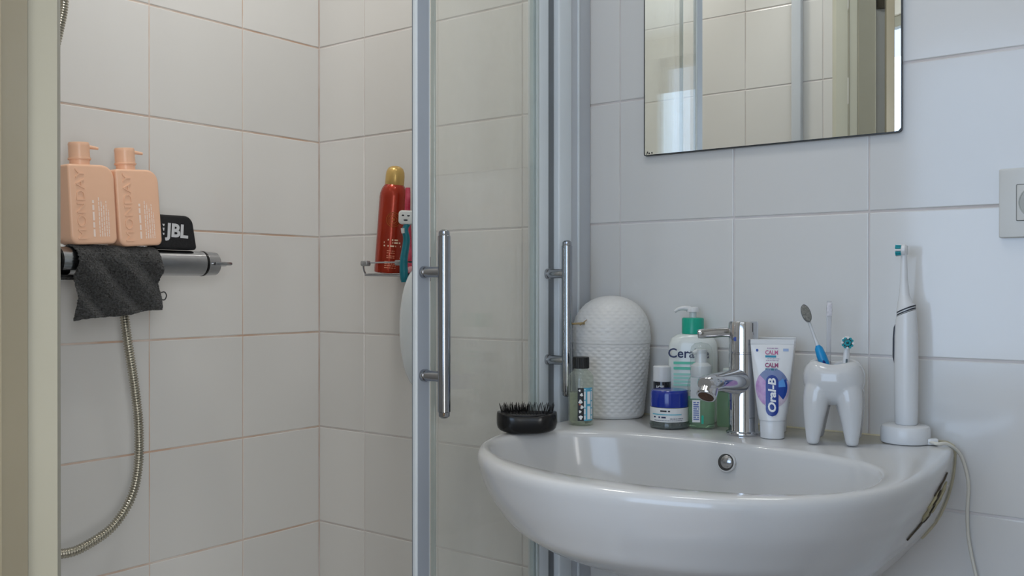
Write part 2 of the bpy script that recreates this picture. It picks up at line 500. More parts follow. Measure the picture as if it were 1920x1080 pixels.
j2 = [(0.8652, -1.0218), (0.8690, -1.0232), (0.8805, -1.0425), (0.8845, -1.0480), (0.8845, -1.062), (0.8462, -1.062), (0.8462, -1.0292), (0.8652, -1.0292)]
jamb('door_stop', j2, OLIVE)
j3 = [(0.8462, -1.0622), (0.905, -1.0622), (0.905, -1.10), (0.8462, -1.10)]
jamb('door_lining', j3, ALU2)
DARKM = mat('dark_iron', (70, 66, 58), 0.45, 0.6, nscale=20, namt=0.2)
MB().add(*g_box(0.848, 0.867, -1.0205, -1.0135, 1.744, 1.82, 0.001, 1)).obj('strike_plate', DARKM, dframe, False)
# the door itself stands open into the hall, hinged on the right jamb
dl = thing('door_leaf', 'cream painted door leaf standing open into the hall behind the camera', 'door', (1.665, -1.118, 0.01), rz=math.radians(-4))
MB().add(*g_box(0.0, 0.76, -0.02, 0.02, 0, 2.02, 0.002, 1)).obj('leaf', CREAM, dl, False)
for sy in (-1, 1):
    hd = MB().add(*g_box(0.69, 0.73, sy * 0.02 - 0.002 * (sy < 0), sy * 0.02 + 0.002 * (sy > 0) + 0.0001, 0.92, 1.12, 0.0005, 1)).obj('handle_plate', CHROME2, dl, False)
    MB().add(*g_tube([(0.71, sy * 0.02, 1.04), (0.71, sy * 0.06, 1.04), (0.70, sy * 0.066, 1.04), (0.60, sy * 0.066, 1.04)], 0.008, 14)).obj('handle', CHROME2, dl)

# ------------------------------------------------------------------ lamps
LAMPG = bpy.data.materials.new('lamp_glow'); LAMPG.use_nodes = True
_b = LAMPG.node_tree.nodes['Principled BSDF']; _b.inputs['Emission Color'].default_value = (1, .95, .88, 1); _b.inputs['Emission Strength'].default_value = 3
_b.inputs['Base Color'].default_value = (0.9, 0.9, 0.88, 1)
lp = thing('ceiling_lamp', 'round opal ceiling lamp above the washbasin side of the room', 'lamp', (0.95, -0.55, 2.4))
MB().add(*g_lathe([(0.0, 0), (0.17, 0), (0.175, -0.02), (0.17, -0.03), (0.0, -0.03)], 40, cap0=False, cap1=False)).obj('lamp_base', WHITEP, lp)
MB().add(*g_lathe([(0.165, -0.03), (0.165, -0.035), (0.155, -0.05), (0.10, -0.058), (0.0, -0.06)], 40, cap0=False, cap1=False)).obj('diffuser', LAMPG, lp)
sp = thing('shower_downlight', 'small recessed downlight in the ceiling above the shower', 'lamp', (0.33, -0.50, 2.4))
MB().add(*g_lathe([(0.10, -0.0005), (0.10, -0.005), (0.085, -0.007), (0.082, -0.0015)], 36, cap0=False, cap1=False)).obj('bezel', CHROME2, sp)
MB().add(*g_lathe([(0.0, -0.0012), (0.082, -0.0012)], 36, cap0=False, cap1=False)).obj('diffuser', LAMPG, sp)

# ------------------------------------------------------------------ shower enclosure
HGT = 1.92; Z0 = 0.056
GLASS = thin_glass('shower_glass', (0.995, 1.0, 0.995, 1), 0.11, (0.95, 0.94, 0.90, 1))
GLASSB = thin_glass('shower_glass_rear', (0.988, 0.995, 0.99, 1), 0.05, (0.93, 0.92, 0.88, 1))
GEDGE = mat('green_glass_edge', (170, 184, 184), 0.15, nscale=10, namt=0.1)
SEAL = mat('clear_seal_strip', (196, 206, 206), 0.25, nscale=10, namt=0.05)
fx = thing('shower_enclosure', 'white aluminium wall channel and rails that carry the glass shower doors', 'shower enclosure', (0, 0, 0))
MB().add(*g_box(0.648, 0.680, -0.0605, -0.001, Z0, HGT + 0.05, 0.002, 2)).obj('wall_channel', ALU2, fx)
MB().add(*g_box(0.6795, 0.6822, -0.0420, -0.0370, Z0, HGT + 0.05, 0.0008, 1)).obj('cover_bead', ALU, fx)
MB().add(*g_box(0.645, 0.6835, -0.0985, -0.0620, Z0, HGT + 0.05, 0.003, 3)).obj('fixed_post', ALU, fx)
MB().add(*g_box(0.650, 0.6735, -0.1225, -0.0990, Z0, HGT + 0.05, 0.001, 1)).obj('recess_seal', ALUD, fx)
MB().add(*g_box(0.635, 0.690, YF + 0.001, -0.001, HGT + 0.05, HGT + 0.09, 0.003, 2)).obj('top_rail', ALU, fx)
MB().add(*g_box(0.635, 0.690, YF + 0.001, -0.001, Z0 - 0.0005, Z0 + 0.028, 0.003, 2)).obj('bottom_rail', ALU, fx)
MB().add(*g_box(0.664, 0.688, YF + 0.001, YF + 0.020, Z0 + 0.028, HGT + 0.05, 0.002, 2)).obj('strike_channel', ALU2, fx)


def pull_handle(par, x, y, z0, z1, zm, xs):
    h = MB(); r = 0.0083
    prof = [(0.0, z0), (r * 0.5, z0 + 0.0008), (r * 0.88, z0 + 0.004), (r, z0 + 0.009)]
    h.add(*g_lathe([(0.0001, z0), (r * 0.5, z0 + 0.0007), (r * 0.85, z0 + 0.003), (r * 0.88, z0 + 0.008), (r * 0.9, z0 + 0.0085), (r, z0 + 0.009), (r, z1 - 0.009), (r * 0.9, z1 - 0.0085), (r * 0.88, z1 - 0.008), (r * 0.85, z1 - 0.003), (r * 0.5, z1 - 0.0007), (0.0001, z1)], 28, x, y))
    o = h.obj('handle', CHROMEH, par)
    for z in zm:
        MB().add(*g_cyl((xs, y, z), (xs + 0.006, y, z), 0.0082, 22)).add(*g_cyl((xs + 0.006, y, z), (x - 0.002, y, z), 0.0072, 22)).obj('handle_post', CHROME2, o)


d1 = thing('sliding_shower_door', 'clear glass shower door panel nearest the camera with white edge profile and tall chrome bar handle', 'shower door', (0, 0, 0), group='sliding glass shower doors')
MB().add(*g_box(0.6735, 0.6815, -0.4270, -0.3990, Z0 + 0.03, HGT + 0.048, 0.0022, 3)).obj('edge_profile', ALU, d1)
INSET = mat('grey_blue_anodised', (164, 172, 184), 0.35, nscale=8, namt=0.05)
MB().add(*g_box(0.6813, 0.6819, -0.4245, -0.4025, Z0 + 0.032, HGT + 0.046, 0.0002, 1)).obj('profile_inset', INSET, d1)
MB().add(*g_box(0.6742, 0.6748, -0.4275, -0.4267, Z0 + 0.032, HGT + 0.046)).obj('profile_groove', ALUD, d1, False)
MB().add(*g_box(0.6742, 0.6800, -0.3990, -0.1635, Z0 + 0.035, HGT + 0.045)).obj('glass_panel', GLASS, d1, False)
MB().add(*g_box(0.6735, 0.6808, -0.1640, -0.1580, Z0 + 0.035, HGT + 0.045, 0.0008, 1)).obj('glass_edge', GEDGE, d1, False)
MB().add(*g_box(0.6705, 0.6828, -0.1578, -0.1515, Z0 + 0.035, HGT + 0.045, 0.001, 1)).obj('seal_strip', SEAL, d1, False)
pull_handle(d1, 0.7190, -0.4140, 0.9068, 1.1542, (1.0984, 0.9613), 0.6816)
d2 = thing('sliding_shower_door', 'second glass shower door panel slid back against the wall channel, handle behind the green tonic bottle', 'shower door', (0, 0, 0), group='sliding glass shower doors')
MB().add(*g_box(0.6580, 0.6818, -0.1505, -0.1232, Z0 + 0.03, HGT + 0.048, 0.004, 4)).obj('edge_profile', ALU, d2)
MB().add(*g_box(0.6590, 0.6650, -0.3700, -0.1506, Z0 + 0.035, HGT + 0.045)).obj('glass_panel', GLASSB, d2, False)
MB().add(*g_box(0.6584, 0.6656, -0.3740, -0.3701, Z0 + 0.035, HGT + 0.045, 0.0008, 1)).obj('glass_edge', GEDGE, d2, False)
pull_handle(d2, 0.7190, -0.1290, 0.9085, 1.1510, (1.0992, 0.9650), 0.6800)

# ------------------------------------------------------------------ mirror
MIR = bpy.data.materials.new('mirror_silver'); MIR.use_nodes = True
_b = MIR.node_tree.nodes['Principled BSDF']; _b.inputs['Base Color'].default_value = (0.93, 0.955, 0.93, 1)
_b.inputs['Metallic'].default_value = 1; _b.inputs['Roughness'].default_value = 0.004
MIRE = mat('mirror_dark_edge', (52, 56, 58), 0.35, nscale=60, namt=0.3)
mr = thing('wall_mirror', 'frameless rectangular mirror with a dark edge hanging on the tiles above the basin', 'mirror', (0.986, 0.0, 1.289))
xl, xr, zb, zt = 0.7845 - 0.986, 1.1810 - 0.986, -0.0010, 0.60
body = rrect(xl, xr, zb, zt, [0.006, 0.004, 0.004, 0.003], 5)
MB().add(*poly_prism(body, -0.0065, -0.0004)).obj('backing', MIRE, mr, False)
face = rrect(xl + 0.0022, xr - 0.0092, zb + 0.0016, zt - 0.002, [0.0006, 0.0006, 0.002, 0.002], 4)
MB().add(*poly_prism(face, -0.0072, -0.0064)).obj('glass', MIR, mr, False)
# bevelled strip along the right side
v = []
bx0, bx1 = xr - 0.0090, xr - 0.0010
v = [(bx0, -0.0072, zb + 0.0016), (bx1, -0.0066, zb + 0.006), (bx1, -0.0066, zt - 0.003), (bx0, -0.0072, zt - 0.002),
     (bx0, -0.0063, zb + 0.0016), (bx1, -0.0063, zb + 0.006), (bx1, -0.0063, zt - 0.003), (bx0, -0.0063, zt - 0.002),
     (bx1 - 0.0035, -0.0069, zb + 0.0022)]
MB().add(v[:8] + [v[8]], [(0, 8, 1, 2, 3), (4, 7, 6, 5), (0, 3, 7, 4), (1, 5, 6, 2), (3, 2, 6, 7), (0, 4, 5, 1, 8)]).obj('bevel', MIR, mr, False)
# desilvered spots in the lower left corner
sb = MB()
for k in range(9):
    cx = xl + 0.004 + random.random() * 0.012; cz = zb + 0.003 + random.random() * 0.004 * (1 if k < 6 else 0.4)
    rr = 0.0005 + random.random() * 0.0011
    sb.add([(cx + rr * math.cos(a), -0.00725, cz + rr * math.sin(a)) for a in [i * PI / 4 for i in range(8)]], [tuple(range(8))])
o = sb.obj('corrosion_spots', MIRE, mr, False); o['kind'] = 'stuff'

# ------------------------------------------------------------------ socket
CRP = mat('ivory_switch_plastic', (214, 213, 208), 0.3, nscale=10, namt=0.02)
GAP = mat('dark_gap', (96, 96, 92), 0.6, nscale=30, namt=0.2)
SINK_ = mat('socket_recess', (176, 176, 168), 0.4, nscale=30, namt=0.05)
so = thing('wall_socket', 'square ivory wall socket with round recess at the right edge above the basin', 'socket', (1.3432, 0, 1.1850))
pl = rrect(-0.0430, 0.0430, -0.0437, 0.0437, 0.002, 4)
MB().add(*soft_plate(pl, -0.0085, -0.0005, 0.0015, 3)).obj('cover_plate', CRP, so)
MB().add(*poly_prism(rrect(-0.0232, 0.0232, -0.0232, 0.0232, 0.0015, 3), -0.00865, -0.0084)).obj('joint_line', GAP, so, False)
ins = MB().add(*soft_plate(rrect(-0.0224, 0.0224, -0.0224, 0.0224, 0.001, 3), -0.0098, -0.0084, 0.0006, 2)).obj('insert', CRP, so)
rec = MB(); N = 40
rec.add(*[[(x, y2, z) for (x, y, z) in [(r * math.cos(2 * PI * j / N), 0, r * math.sin(2 * PI * j / N)) for j in range(N)]] for r, y2 in ((0.0, 0),)][:0] or g_rings([[(r * math.cos(2 * PI * j / N), yy, r * math.sin(2 * PI * j / N)) for j in range(N)] for r, yy in ((0.0205, -0.0098), (0.0205, -0.0104), (0.0193, -0.0104), (0.0190, -0.0099), (0.001, -0.0099))], True, False, True))
rec.obj('recess', SINK_, so)
for sx in (-0.0095, 0.0095):
    MB().add(*g_cyl((sx, -0.0099, 0), (sx, -0.0103, 0), 0.0025, 14)).obj('pin_hole', GAP, so)

# ------------------------------------------------------------------ washbasin
ZD = 0.8740
CX, CY = 0.990, -0.27
NB = 144
phis = [(-PI / 2) + 2 * PI * k / NB for k in range(NB)]
OCY = -0.25


def ray_r(phi, inside, rmax=0.8):
    lo, hi = 0.0, rmax
    for _ in range(34):
        m = (lo + hi) / 2
        if inside(m * math.cos(phi), m * math.sin(phi)): lo = m
        else: hi = m
    return lo


AR = [(0.640, 0.062), (0.680, 0.157), (0.705, 0.183), (0.730, 0.205), (0.755, 0.226), (0.780, 0.243), (0.805, 0.2580), (0.830, 0.2720), (0.850, 0.279), (0.862, 0.2812), (0.9, 0.2812)]


def lerp_tab(tab, z):
    for (z0, r0), (z1, r1) in zip(tab, tab[1:]):
        if z0 <= z <= z1: return r0 + (r1 - r0) * (z - z0) / (z1 - z0)
    return tab[-1][1]


def half_width(z, Y, dep, a, aw, right, d=0.0):
    """half width of the basin's plan at depth Y from the wall"""
    ys = -dep * 0.5172
    t = (Y - ys) / -ys if Y > ys else 0
    if right: return (lerp_tab(AR, z) - d) * (1 - t * t) + (aw - d) * t * t
    return (a - 0.005 - d) * (1 - t * t) + (aw + 0.005 - d) * t * t


def outer_ring(z, a, bfront, n, yback, awall, d=0.0):
    """D-shaped plan: rounded front, straight back on the wall"""
    dep = 0.27 + bfront; ys = -dep * 0.5172; b = dep * 0.4828 - d
    oc = OCY * dep / 0.522

    def ins(x, y):
        Y = y + oc
        if Y > yback - d: return False
        hw = half_width(z, Y, dep, a, awall, x > 0, d)
        if Y >= ys: return abs(x) <= hw
        return (abs(x) / hw) ** (n if x > 0 else n - 0.48) + ((ys - Y) / b) ** (n if x > 0 else n - 0.48) <= 1
    out = []
    for p in phis:
        r = ray_r(p, ins); out.append((CX + r * math.cos(p), oc + r * math.sin(p), z))
    return out


def inner_ring(z, a, b, n, cx=0.9885, cy=-0.3275):
    def ins(x, y):
        X = x + CX - cx; Y = y + OCY - cy
        if X < 0: X = X * a / (a - 0.011)
        m = n if Y > 0 else (n * 0.82 if X > 0 else n * 0.68)
        return (abs(X) / a) ** m + (abs(Y) / b) ** m <= 1
    out = []
    for p in phis:
        r = ray_r(p, ins); out.append((CX + r * math.cos(p), OCY + r * math.sin(p), z))
    return out


A, BF, NN, AW = 0.2800, 0.252, 2.3, 0.2565
rings = []
yb = -0.0006
prof = [  # z, half width, front reach, n, half width at wall
    (0.64, 0.06, -0.14, 2.2, 0.06), (0.655, 0.11, -0.09, 2.2, 0.105), (0.68, 0.145, -0.0199, 2.3, 0.157), (0.705, 0.17, 0.0269, 2.35, 0.184), (0.73, 0.192, 0.0829, 2.3, 0.205), (0.752, 0.21, 0.1455, 2.3, 0.223), (0.768, 0.222, 0.1847, 2.3, 0.234), (0.779, 0.232, 0.2048, 2.3, 0.2395), (0.79, 0.244, 0.221, 2.3, 0.244), (0.806, 0.258, 0.2309, 2.3, 0.249), (0.828, 0.271, 0.2424, 2.3, 0.254), (0.848, 0.2775, 0.2491, 2.3, 0.256), (0.862, 0.28, 0.252, 2.3, 0.2565)]


def prof_at(z):
    P = prof
    for k in range(len(P) - 1):
        if P[k][0] <= z <= P[k + 1][0]:
            p0, p1, p2, p3 = P[max(k - 1, 0)], P[k], P[k + 1], P[min(k + 2, len(P) - 1)]
            t = (z - p1[0]) / (p2[0] - p1[0]); o = [z]
            for c in range(1, 5):
                m1 = (p2[c] - p0[c]) / max(1e-6, p2[0] - p0[0]) * (p2[0] - p1[0]); m2 = (p3[c] - p1[c]) / max(1e-6, p3[0] - p1[0]) * (p2[0] - p1[0])
                o.append((2 * t ** 3 - 3 * t * t + 1) * p1[c] + (t ** 3 - 2 * t * t + t) * m1 + (-2 * t ** 3 + 3 * t * t) * p2[c] + (t ** 3 - t * t) * m2)
            return o
    return list(P[-1])


for k in range(45):
    zz = 0.640 + (0.862 - 0.640) * k / 44
    rings.append(outer_ring(*prof_at(zz)[:4], yb, prof_at(zz)[4]))
for z, d in ((0.8675, 0.0008), (0.8708, 0.0024), (0.8730, 0.0052), (0.8740, 0.0092)):
    rings.append(outer_ring(z, A, BF, NN, yb, AW, d))
# keep the back edge on the wall while the front rim rolls over
for R_, d in zip(rings[-4:], (0.0008, 0.0024, 0.0052, 0.0092)):
    for i, p in enumerate(R_):
        if p[1] > -0.03: R_[i] = (p[0], min(yb, p[1] + d * (p[1] + 0.03) / 0.03 * 1.2), p[2])
IA, IB = 0.2485, 0.1500
rings.append(inner_ring(0.8740, IA + 0.010, IB + 0.008, 2.75))
rings.append(inner_ring(0.8728, IA + 0.005, IB + 0.0040, 2.72))
rings.append(inner_ring(0.8700, IA + 0.0015, IB + 0.0012, 2.7))
for z, s, n in ((0.865, 1.0, 2.7), (0.850, 0.985, 2.7), (0.830, 0.965, 2.65), (0.805, 0.93, 2.6), (0.780, 0.86, 2.5), (0.760, 0.72, 2.4), (0.749, 0.52, 2.3), (0.744, 0.28, 2.1), (0.742, 0.13, 2.0)):
    rings.append(inner_ring(z, IA * s, IB * s, n))
b = MB(); b.add(*g_rings(rings))
sk = thing('washbasin', 'white porcelain wall hung washbasin crowded with toiletries under the mirror', 'washbasin', (0, 0, 0))
b.obj('bowl', PORC, sk, True, 60)
# overflow on the rear inner wall
OV = mat('overflow_hole', (92, 98, 102), 0.35, nscale=30, namt=0.3)
ov = Vector((1.0085, -0.1835, 0.8485)); nrm = Vector((0.0, -1, 0.16)).normalized()
o = MB().add(*g_cyl(ov + nrm * -0.004, ov + nrm * 0.0012, 0.0130, 32, None, 0.0008)).obj('overflow_ring', PORC, sk)
MB().add(*g_cyl(ov - nrm * 0.003, ov + nrm * 0.00135, 0.0110, 30)).obj('overflow_hole', mat('overflow_dark', (70, 68, 64), 0.5, nscale=80, namt=0.4), sk)
MB().add(*g_lathe([(0.0001, 0.0022), (0.006, 0.0018), (0.0085, 0.0)], 24)).obj('overflow_insert', CHROME2, sk).matrix_local = Matrix.Translation(ov + nrm * 0.0012 + Vector((0.001, 0, 0.0005))) @ nrm.to_track_quat('Z', 'Y').to_matrix().to_4x4()
MB().add(*g_lathe([(0.03, 0.7422), (0.03, 0.746), (0.022, 0.748), (0.0001, 0.7485)], 30, 0.9885, -0.3275, cap1=False)).obj('waste_plug', CHROME, sk)
# caulk between basin and tiles
CAULK = mat('aged_caulk', (206, 198, 170), 0.6, nscale=40, namt=0.2)
cau = [(CX - 0.256, -0.0015, 0.8735), (CX, -0.0015, 0.8742), (CX + 0.2480, -0.0015, 0.8742), (CX + 0.2555, -0.0015, 0.8700)] + [(CX + prof_at(zz)[4] + 0.0008, -0.0015, zz) for zz in (0.862, 0.850, 0.838, 0.826, 0.814, 0.802, 0.790, 0.778, 0.766, 0.754, 0.742)]
MB().add(*g_tube(cau, 0.0018, 8)).obj('caulk_joint', CAULK, sk)
# chipped glaze / old glue on the right flank
CH1 = mat('old_glue', (200, 190, 150), 0.7, nscale=60, namt=0.35); CH2 = mat('dark_dirt', (92, 82, 66), 0.8, nscale=60, namt=0.4)


def flank(y, z):
    """x of the basin's right flank at (y, z)"""
    q = prof_at(z)
    return CX + half_width(z, y, 0.27 + q[2], q[1], q[4], True)


def patch(cl, wd, m, name, seed, lift=0.0008):
    rnd = random.Random(seed); mb = MB(); vs = []; n = len(cl)
    L = []; Rr = []
    for i, (y, z) in enumerate(cl):
        wv = wd * (0.25 + 0.75 * math.sin(PI * (i + 0.3) / n)) * rnd.uniform(0.55, 1.35)
        L.append((flank(y - wv, z) + lift, y - wv, z)); Rr.append((flank(y + wv, z) + lift, y + wv, z))
    v = L + Rr; f = [(i, i + 1, n + i + 1, n + i) for i in range(n - 1)]
    o = mb.add(v, f).obj(name, m, sk); md = o.modifiers.new('s', 'SOLIDIFY'); md.thickness = 0.0014; md.offset = 0
    return o


def seg(p, q, n): return [(p[0] + (q[0] - p[0]) * i / n + random.uniform(-1, 1) * 0.0012, p[1] + (q[1] - p[1]) * i / n) for i in range(n + 1)]


patch([(-0.105, 0.853), (-0.118, 0.849), (-0.122, 0.846), (-0.138, 0.844), (-0.146, 0.839), (-0.160, 0.838), (-0.166, 0.835)], 0.0075, CH2, 'glaze_chip', 3)
patch([(-0.150, 0.838), (-0.158, 0.833), (-0.152, 0.828), (-0.162, 0.822), (-0.150, 0.816), (-0.156, 0.810), (-0.142, 0.804), (-0.144, 0.800)], 0.0170, CH1, 'glaze_chip', 4)
patch([(-0.090, 0.838), (-0.100, 0.832), (-0.088, 0.826), (-0.104, 0.820), (-0.094, 0.813), (-0.108, 0.808), (-0.100, 0.801)], 0.0160, CH1, 'glaze_chip', 5)
patch([(-0.128, 0.835), (-0.134, 0.829), (-0.124, 0.823), (-0.136, 0.817)], 0.0080, CH2, 'glaze_chip', 8, 0.0010)
patch([(-0.118, 0.812), (-0.128, 0.806), (-0.118, 0.800), (-0.130, 0.795)], 0.0080, CH2, 'glaze_chip', 9, 0.0010)
patch([(-0.136, 0.803), (-0.148, 0.797), (-0.150, 0.792), (-0.168, 0.787), (-0.174, 0.781)], 0.0090, CH2, 'glaze_chip', 6)
# trap below the basin
MB().add(*g_tube(catmull([(0.9885, -0.30, 0.745), (0.9885, -0.28, 0.66), (0.9885, -0.26, 0.58), (0.9885, -0.22, 0.54), (0.9885, -0.17, 0.56), (0.9885, -0.14, 0.62), (0.9885, -0.09, 0.64), (0.9885, -0.002, 0.64)], 6), 0.018, 18)).obj('trap_pipe', CHROME, sk)

# ------------------------------------------------------------------ tap
tp = thing('mixer_tap', 'chrome basin mixer tap with side lever, standing behind the bowl beside the toothpaste tube', 'tap', (0.9955, -0.100, ZD))
MB().add(*g_lathe([(0.0235, 0.0003), (0.0240, 0.002), (0.0235, 0.004), (0.0205, 0.0055), (0.0200, 0.008), (0.0198, 0.112), (0.0192, 0.1125), (0.0192, 0.1145), (0.0200, 0.115), (0.0200, 0.1545), (0.0188, 0.157), (0.0001, 0.1572)], 48)).obj('body', CHROME, tp)
lv = MB().add(*g_tube(catmull([(-0.008, -0.004, 0.1405), (-0.022, -0.012, 0.1415), (-0.036, -0.022, 0.1405), (-0.052, -0.034, 0.139)], 6), lambda t: 0.0068 if t < 0.93 else 0.0068 - 0.010 * (t - 0.93), 20)).obj('lever', CHROME, tp)
spt = MB()
ps = [Vector(p) for p in ((-0.002, -0.010, 0.074), (-0.003, -0.045, 0.076), (-0.003, -0.080, 0.078), (-0.003, -0.108, 0.079))]
rg = []
for i, p in enumerate(ps):
    a = (0.0175, 0.0155, 0.0145, 0.0135)[i]; h = (0.0185, 0.0155, 0.0125, 0.0105)[i]
    rg.append([(p.x + a * math.copysign(abs(math.cos(t)) ** 0.95, math.cos(t)), p.y, p.z + h * math.copysign(abs(math.sin(t)) ** 0.95, math.sin(t))) for t in [2 * PI * (k + .5) / 28 for k in range(28)]])
rg.append([(ps[3].x + (q[0] - ps[3].x) * 0.72, ps[3].y - 0.006, ps[3].z + (q[2] - ps[3].z) * 0.72) for q in rg[3]])
spt.add(*g_rings(rg)).obj('spout', CHROME, tp, True, 50)
ap = Vector((-0.003, -0.098, 0.0770)); ad = Vector((0.0, -0.62, -0.78)).normalized()
aer = MB().add(*g_cyl(ap, ap + ad * 0.0170, 0.0118, 32, 0.0132)).add(*g_cyl(ap + ad * 0.0168, ap + ad * 0.0195, 0.0134, 32, 0.0126, 0.0006)).obj('aerator', CHROME, tp)
MB().add(*g_cyl(ap + ad * 0.0190, ap + ad * 0.01975, 0.0104, 28)).obj('strainer', mat('rusty_strainer', (96, 66, 48), 0.6, 0.3, nscale=200, namt=0.5), aer)
MB().add(*g_cyl((-0.003, -0.0195, 0.133), (-0.003, -0.0199, 0.133), 0.003, 14)).obj('temperature_mark', mat('blue_mark', (70, 90, 160), 0.3), tp)

# ------------------------------------------------------------------ hair brush (palm brush, bristles up)
hb_ = thing('hair_brush', 'black palm hair brush lying bristles up on the left rim of the basin', 'brush', (0.7480, -0.272, ZD + 0.0005), rz=math.radians(35))
b = MB(); rg = []
for z, s in ((0.0, 0.80), (0.0012, 0.90), (0.004, 0.97), (0.012, 1.0), (0.021, 1.0), (0.0265, 0.985), (0.0275, 0.96)):
    ring = []
    for k in range(48):
        t = 2 * PI * k / 48; x = 0.0425 * s * math.copysign(abs(math.cos(t)) ** 0.75, math.cos(t)); y = 0.026 * s * math.copysign(abs(math.sin(t)) ** 0.85, math.sin(t))
        y *= 1 - 0.16 * math.cos(x / 0.0425 * 2.2) ** 2 * 0.6
        ring.append((x, y, z + (0.0035 * (x / 0.0425) ** 2 if z < 0.01 else (0.0060 * (x / 0.0425) ** 2 - 0.0035) * (z / 0.0275))))
    rg.append(ring)
b.add(*g_rings(rg)).obj('shell', BLACK, hb_, True, 50)
rg = []
for z, s in ((0.020, 0.86), (0.0262, 0.86), (0.0278, 0.80)):
    rg.append([(0.0425 * s * math.copysign(abs(math.cos(t)) ** 0.75, math.cos(t)), 0.025 * s * math.copysign(abs(math.sin(t)) ** 0.85, math.sin(t)), z) for t in [2 * PI * k / 40 for k in range(40)]])
MB().add(*g_rings(rg)).obj('bristle_pad', mat('black_rubber', (16, 16, 18), 0.5), hb_)
br = MB()
for i in range(-9, 10):
    for j in range(-5, 6):
        x = i * 0.0039 + (j % 2) * 0.00195; y = j * 0.0040
        if (abs(x) / 0.037) ** 2.4 + (abs(y) / 0.0215) ** 2.4 > 1: continue
        h = 0.0095 + (0.0030 if (i + j) % 2 else 0) + random.random() * 0.001
        dx, dy = x * 0.10 + random.uniform(-1, 1) * 0.0006, y * 0.10 + random.uniform(-1, 1) * 0.0006
        br.add(*g_cyl((x, y, 0.0270), (x + dx, y + dy, 0.0275 + h), 0.00045, 5, 0.00025))
o = br.obj('bristles', BLACK, hb_, False); o['kind'] = 'stuff'

# ------------------------------------------------------------------ green tonic bottle
LIQG = mat('pale_green_liquid', (226, 232, 206), 0.04, trans=0.96, ior=1.15, nscale=8, namt=0.05)
GLG = thin_glass('smoky_green_glass', (0.93, 0.96, 0.92, 1), 0.16, (0.80, 0.84, 0.76, 1), 0.03)
CAPB = mat('matt_black_cap', (28, 29, 30), 0.45, nscale=40, namt=0.2)
LBLUE = mat('sky_blue_label', (96, 176, 206), 0.4, nscale=50, namt=0.1)
INKW = mat('white_ink', (235, 235, 235), 0.4); INKB = mat('black_ink', (24, 26, 34), 0.4)
INKR = mat('rust_ink', (190, 90, 60), 0.4)
gb = thing('tonic_bottle', 'small clear bottle of pale green liquid with black cap beside the woven jar', 'bottle', (0.7650, -0.160, ZD + 0.0003), rz=math.radians(33))
R = 0.0188
MB().add(*g_lathe([(0.0001, 0.0012), (0.013, 0.001), (0.0165, 0.0002), (0.0180, 0.002), (R, 0.005), (R, 0.068), (0.0180, 0.0735), (0.0140, 0.0785), (0.0105, 0.081), (0.0100, 0.088)], 40, cap0=False)).obj('body', GLG, gb)
MB().add(*g_lathe([(0.0001, 0.0032), (0.0150, 0.0032), (0.0166, 0.006), (0.0166, 0.048), (0.0001, 0.048)], 32, cap0=False, cap1=False)).obj('liquid', LIQG, gb)
cp = MB()
rgs = []
for r, z in ((0.0120, 0.0835), (0.0123, 0.0842), (0.0123, 0.0990), (0.0116, 0.1002)):
    rgs.append([((r + (0.0002 if k % 2 else -0.0002)) * math.cos(2 * PI * k / 56), (r + (0.0002 if k % 2 else -0.0002)) * math.sin(2 * PI * k / 56), z) for k in range(56)])
cp.add(*g_rings(rgs)).obj('cap', CAPB, gb, False)
lb = MB().add(*wrap(g_strip(0.0015, 0.0205, 0.0075, 0.0560, 14), R)).obj('label', LBLUE, gb)
_d = MB()
for _k, (_x, _h) in enumerate(((0.0048, 0.0022), (0.0098, 0.0052), (0.0162, 0.0024))):
    _q = dashes(0.0095, 0.0540, 0, _h, 80 + _k, gap=0.1)
    _d.add([(_x + zz, 0, xx) for xx, yy, zz in _q.v], _q.f)
MB().add(*wrap((_d.v, _d.f), R, off=0.0006)).obj('label_print', INKW, lb, False)
MB().add(*wrap(g_strip(-0.0045, 0.0045, 0.0075, 0.0560, 8), R, off=0.0005)).obj('label_panel', INKB, lb)
bb = MB()
for k, (x, z, s) in enumerate(((0.0, 0.0125, 0.0026), (-0.0012, 0.021, 0.0018), (0.0015, 0.028, 0.0022), (-0.0005, 0.036, 0.0026), (0.0012, 0.046, 0.0020), (-0.0015, 0.052, 0.0014))):
    bb.add(*wrap(([(x + s * (1 + 0.4 * math.sin(3 * a + k)) * math.cos(a), 0, z + 1.2 * s * math.sin(a)) for a in [i * PI / 6 for i in range(12)]], [tuple(range(12))]), R, off=0.0008))
bb.obj('label_motif', INKW, lb, False)
bb = MB().add(*wrap(([(-0.0012 + 0.0016 * math.cos(a), 0, 0.0315 + 0.001 * math.sin(a)) for a in [i * PI / 4 for i in range(8)]], [tuple(range(8))]), R, off=0.0009)); bb.obj('label_spot', INKR, lb, False)

# ------------------------------------------------------------------ woven jar
wj = thing('woven_jar', 'white woven-texture ceramic jar with domed lid against the wall', 'jar', (0.7535, -0.0555, ZD + 0.0003), rz=math.radians(30))


def weave(rings_def, N, lid=False):
    rings = []
    for idx, (r, z, amp) in enumerate(rings_def):
        ring = []
        for k in range(N):
            a = 2 * PI * k / N
            u = k / N * 52; row = z / 0.0050
            s = math.sin(PI * u) * (1 if int(math.floor(row)) % 2 else -1)
            h = (0.55 + 0.45 * s) * abs(math.sin(PI * row)) ** 0.6
            d = amp * (h - 0.5) + amp * 0.35 * mnoise.noise(Vector((math.cos(a) * 6, math.sin(a) * 6, z * 90)))
            ring.append(((r + d) * math.cos(a), (r * 0.80 + d) * math.sin(a), z))
        rings.append(ring)
    return rings


def interp(tab, z):
    for (z0, r0), (z1, r1) in zip(tab, tab[1:]):
        if z0 <= z <= z1: return r0 + (r1 - r0) * (z - z0) / (z1 - z0)
    return tab[-1][1]


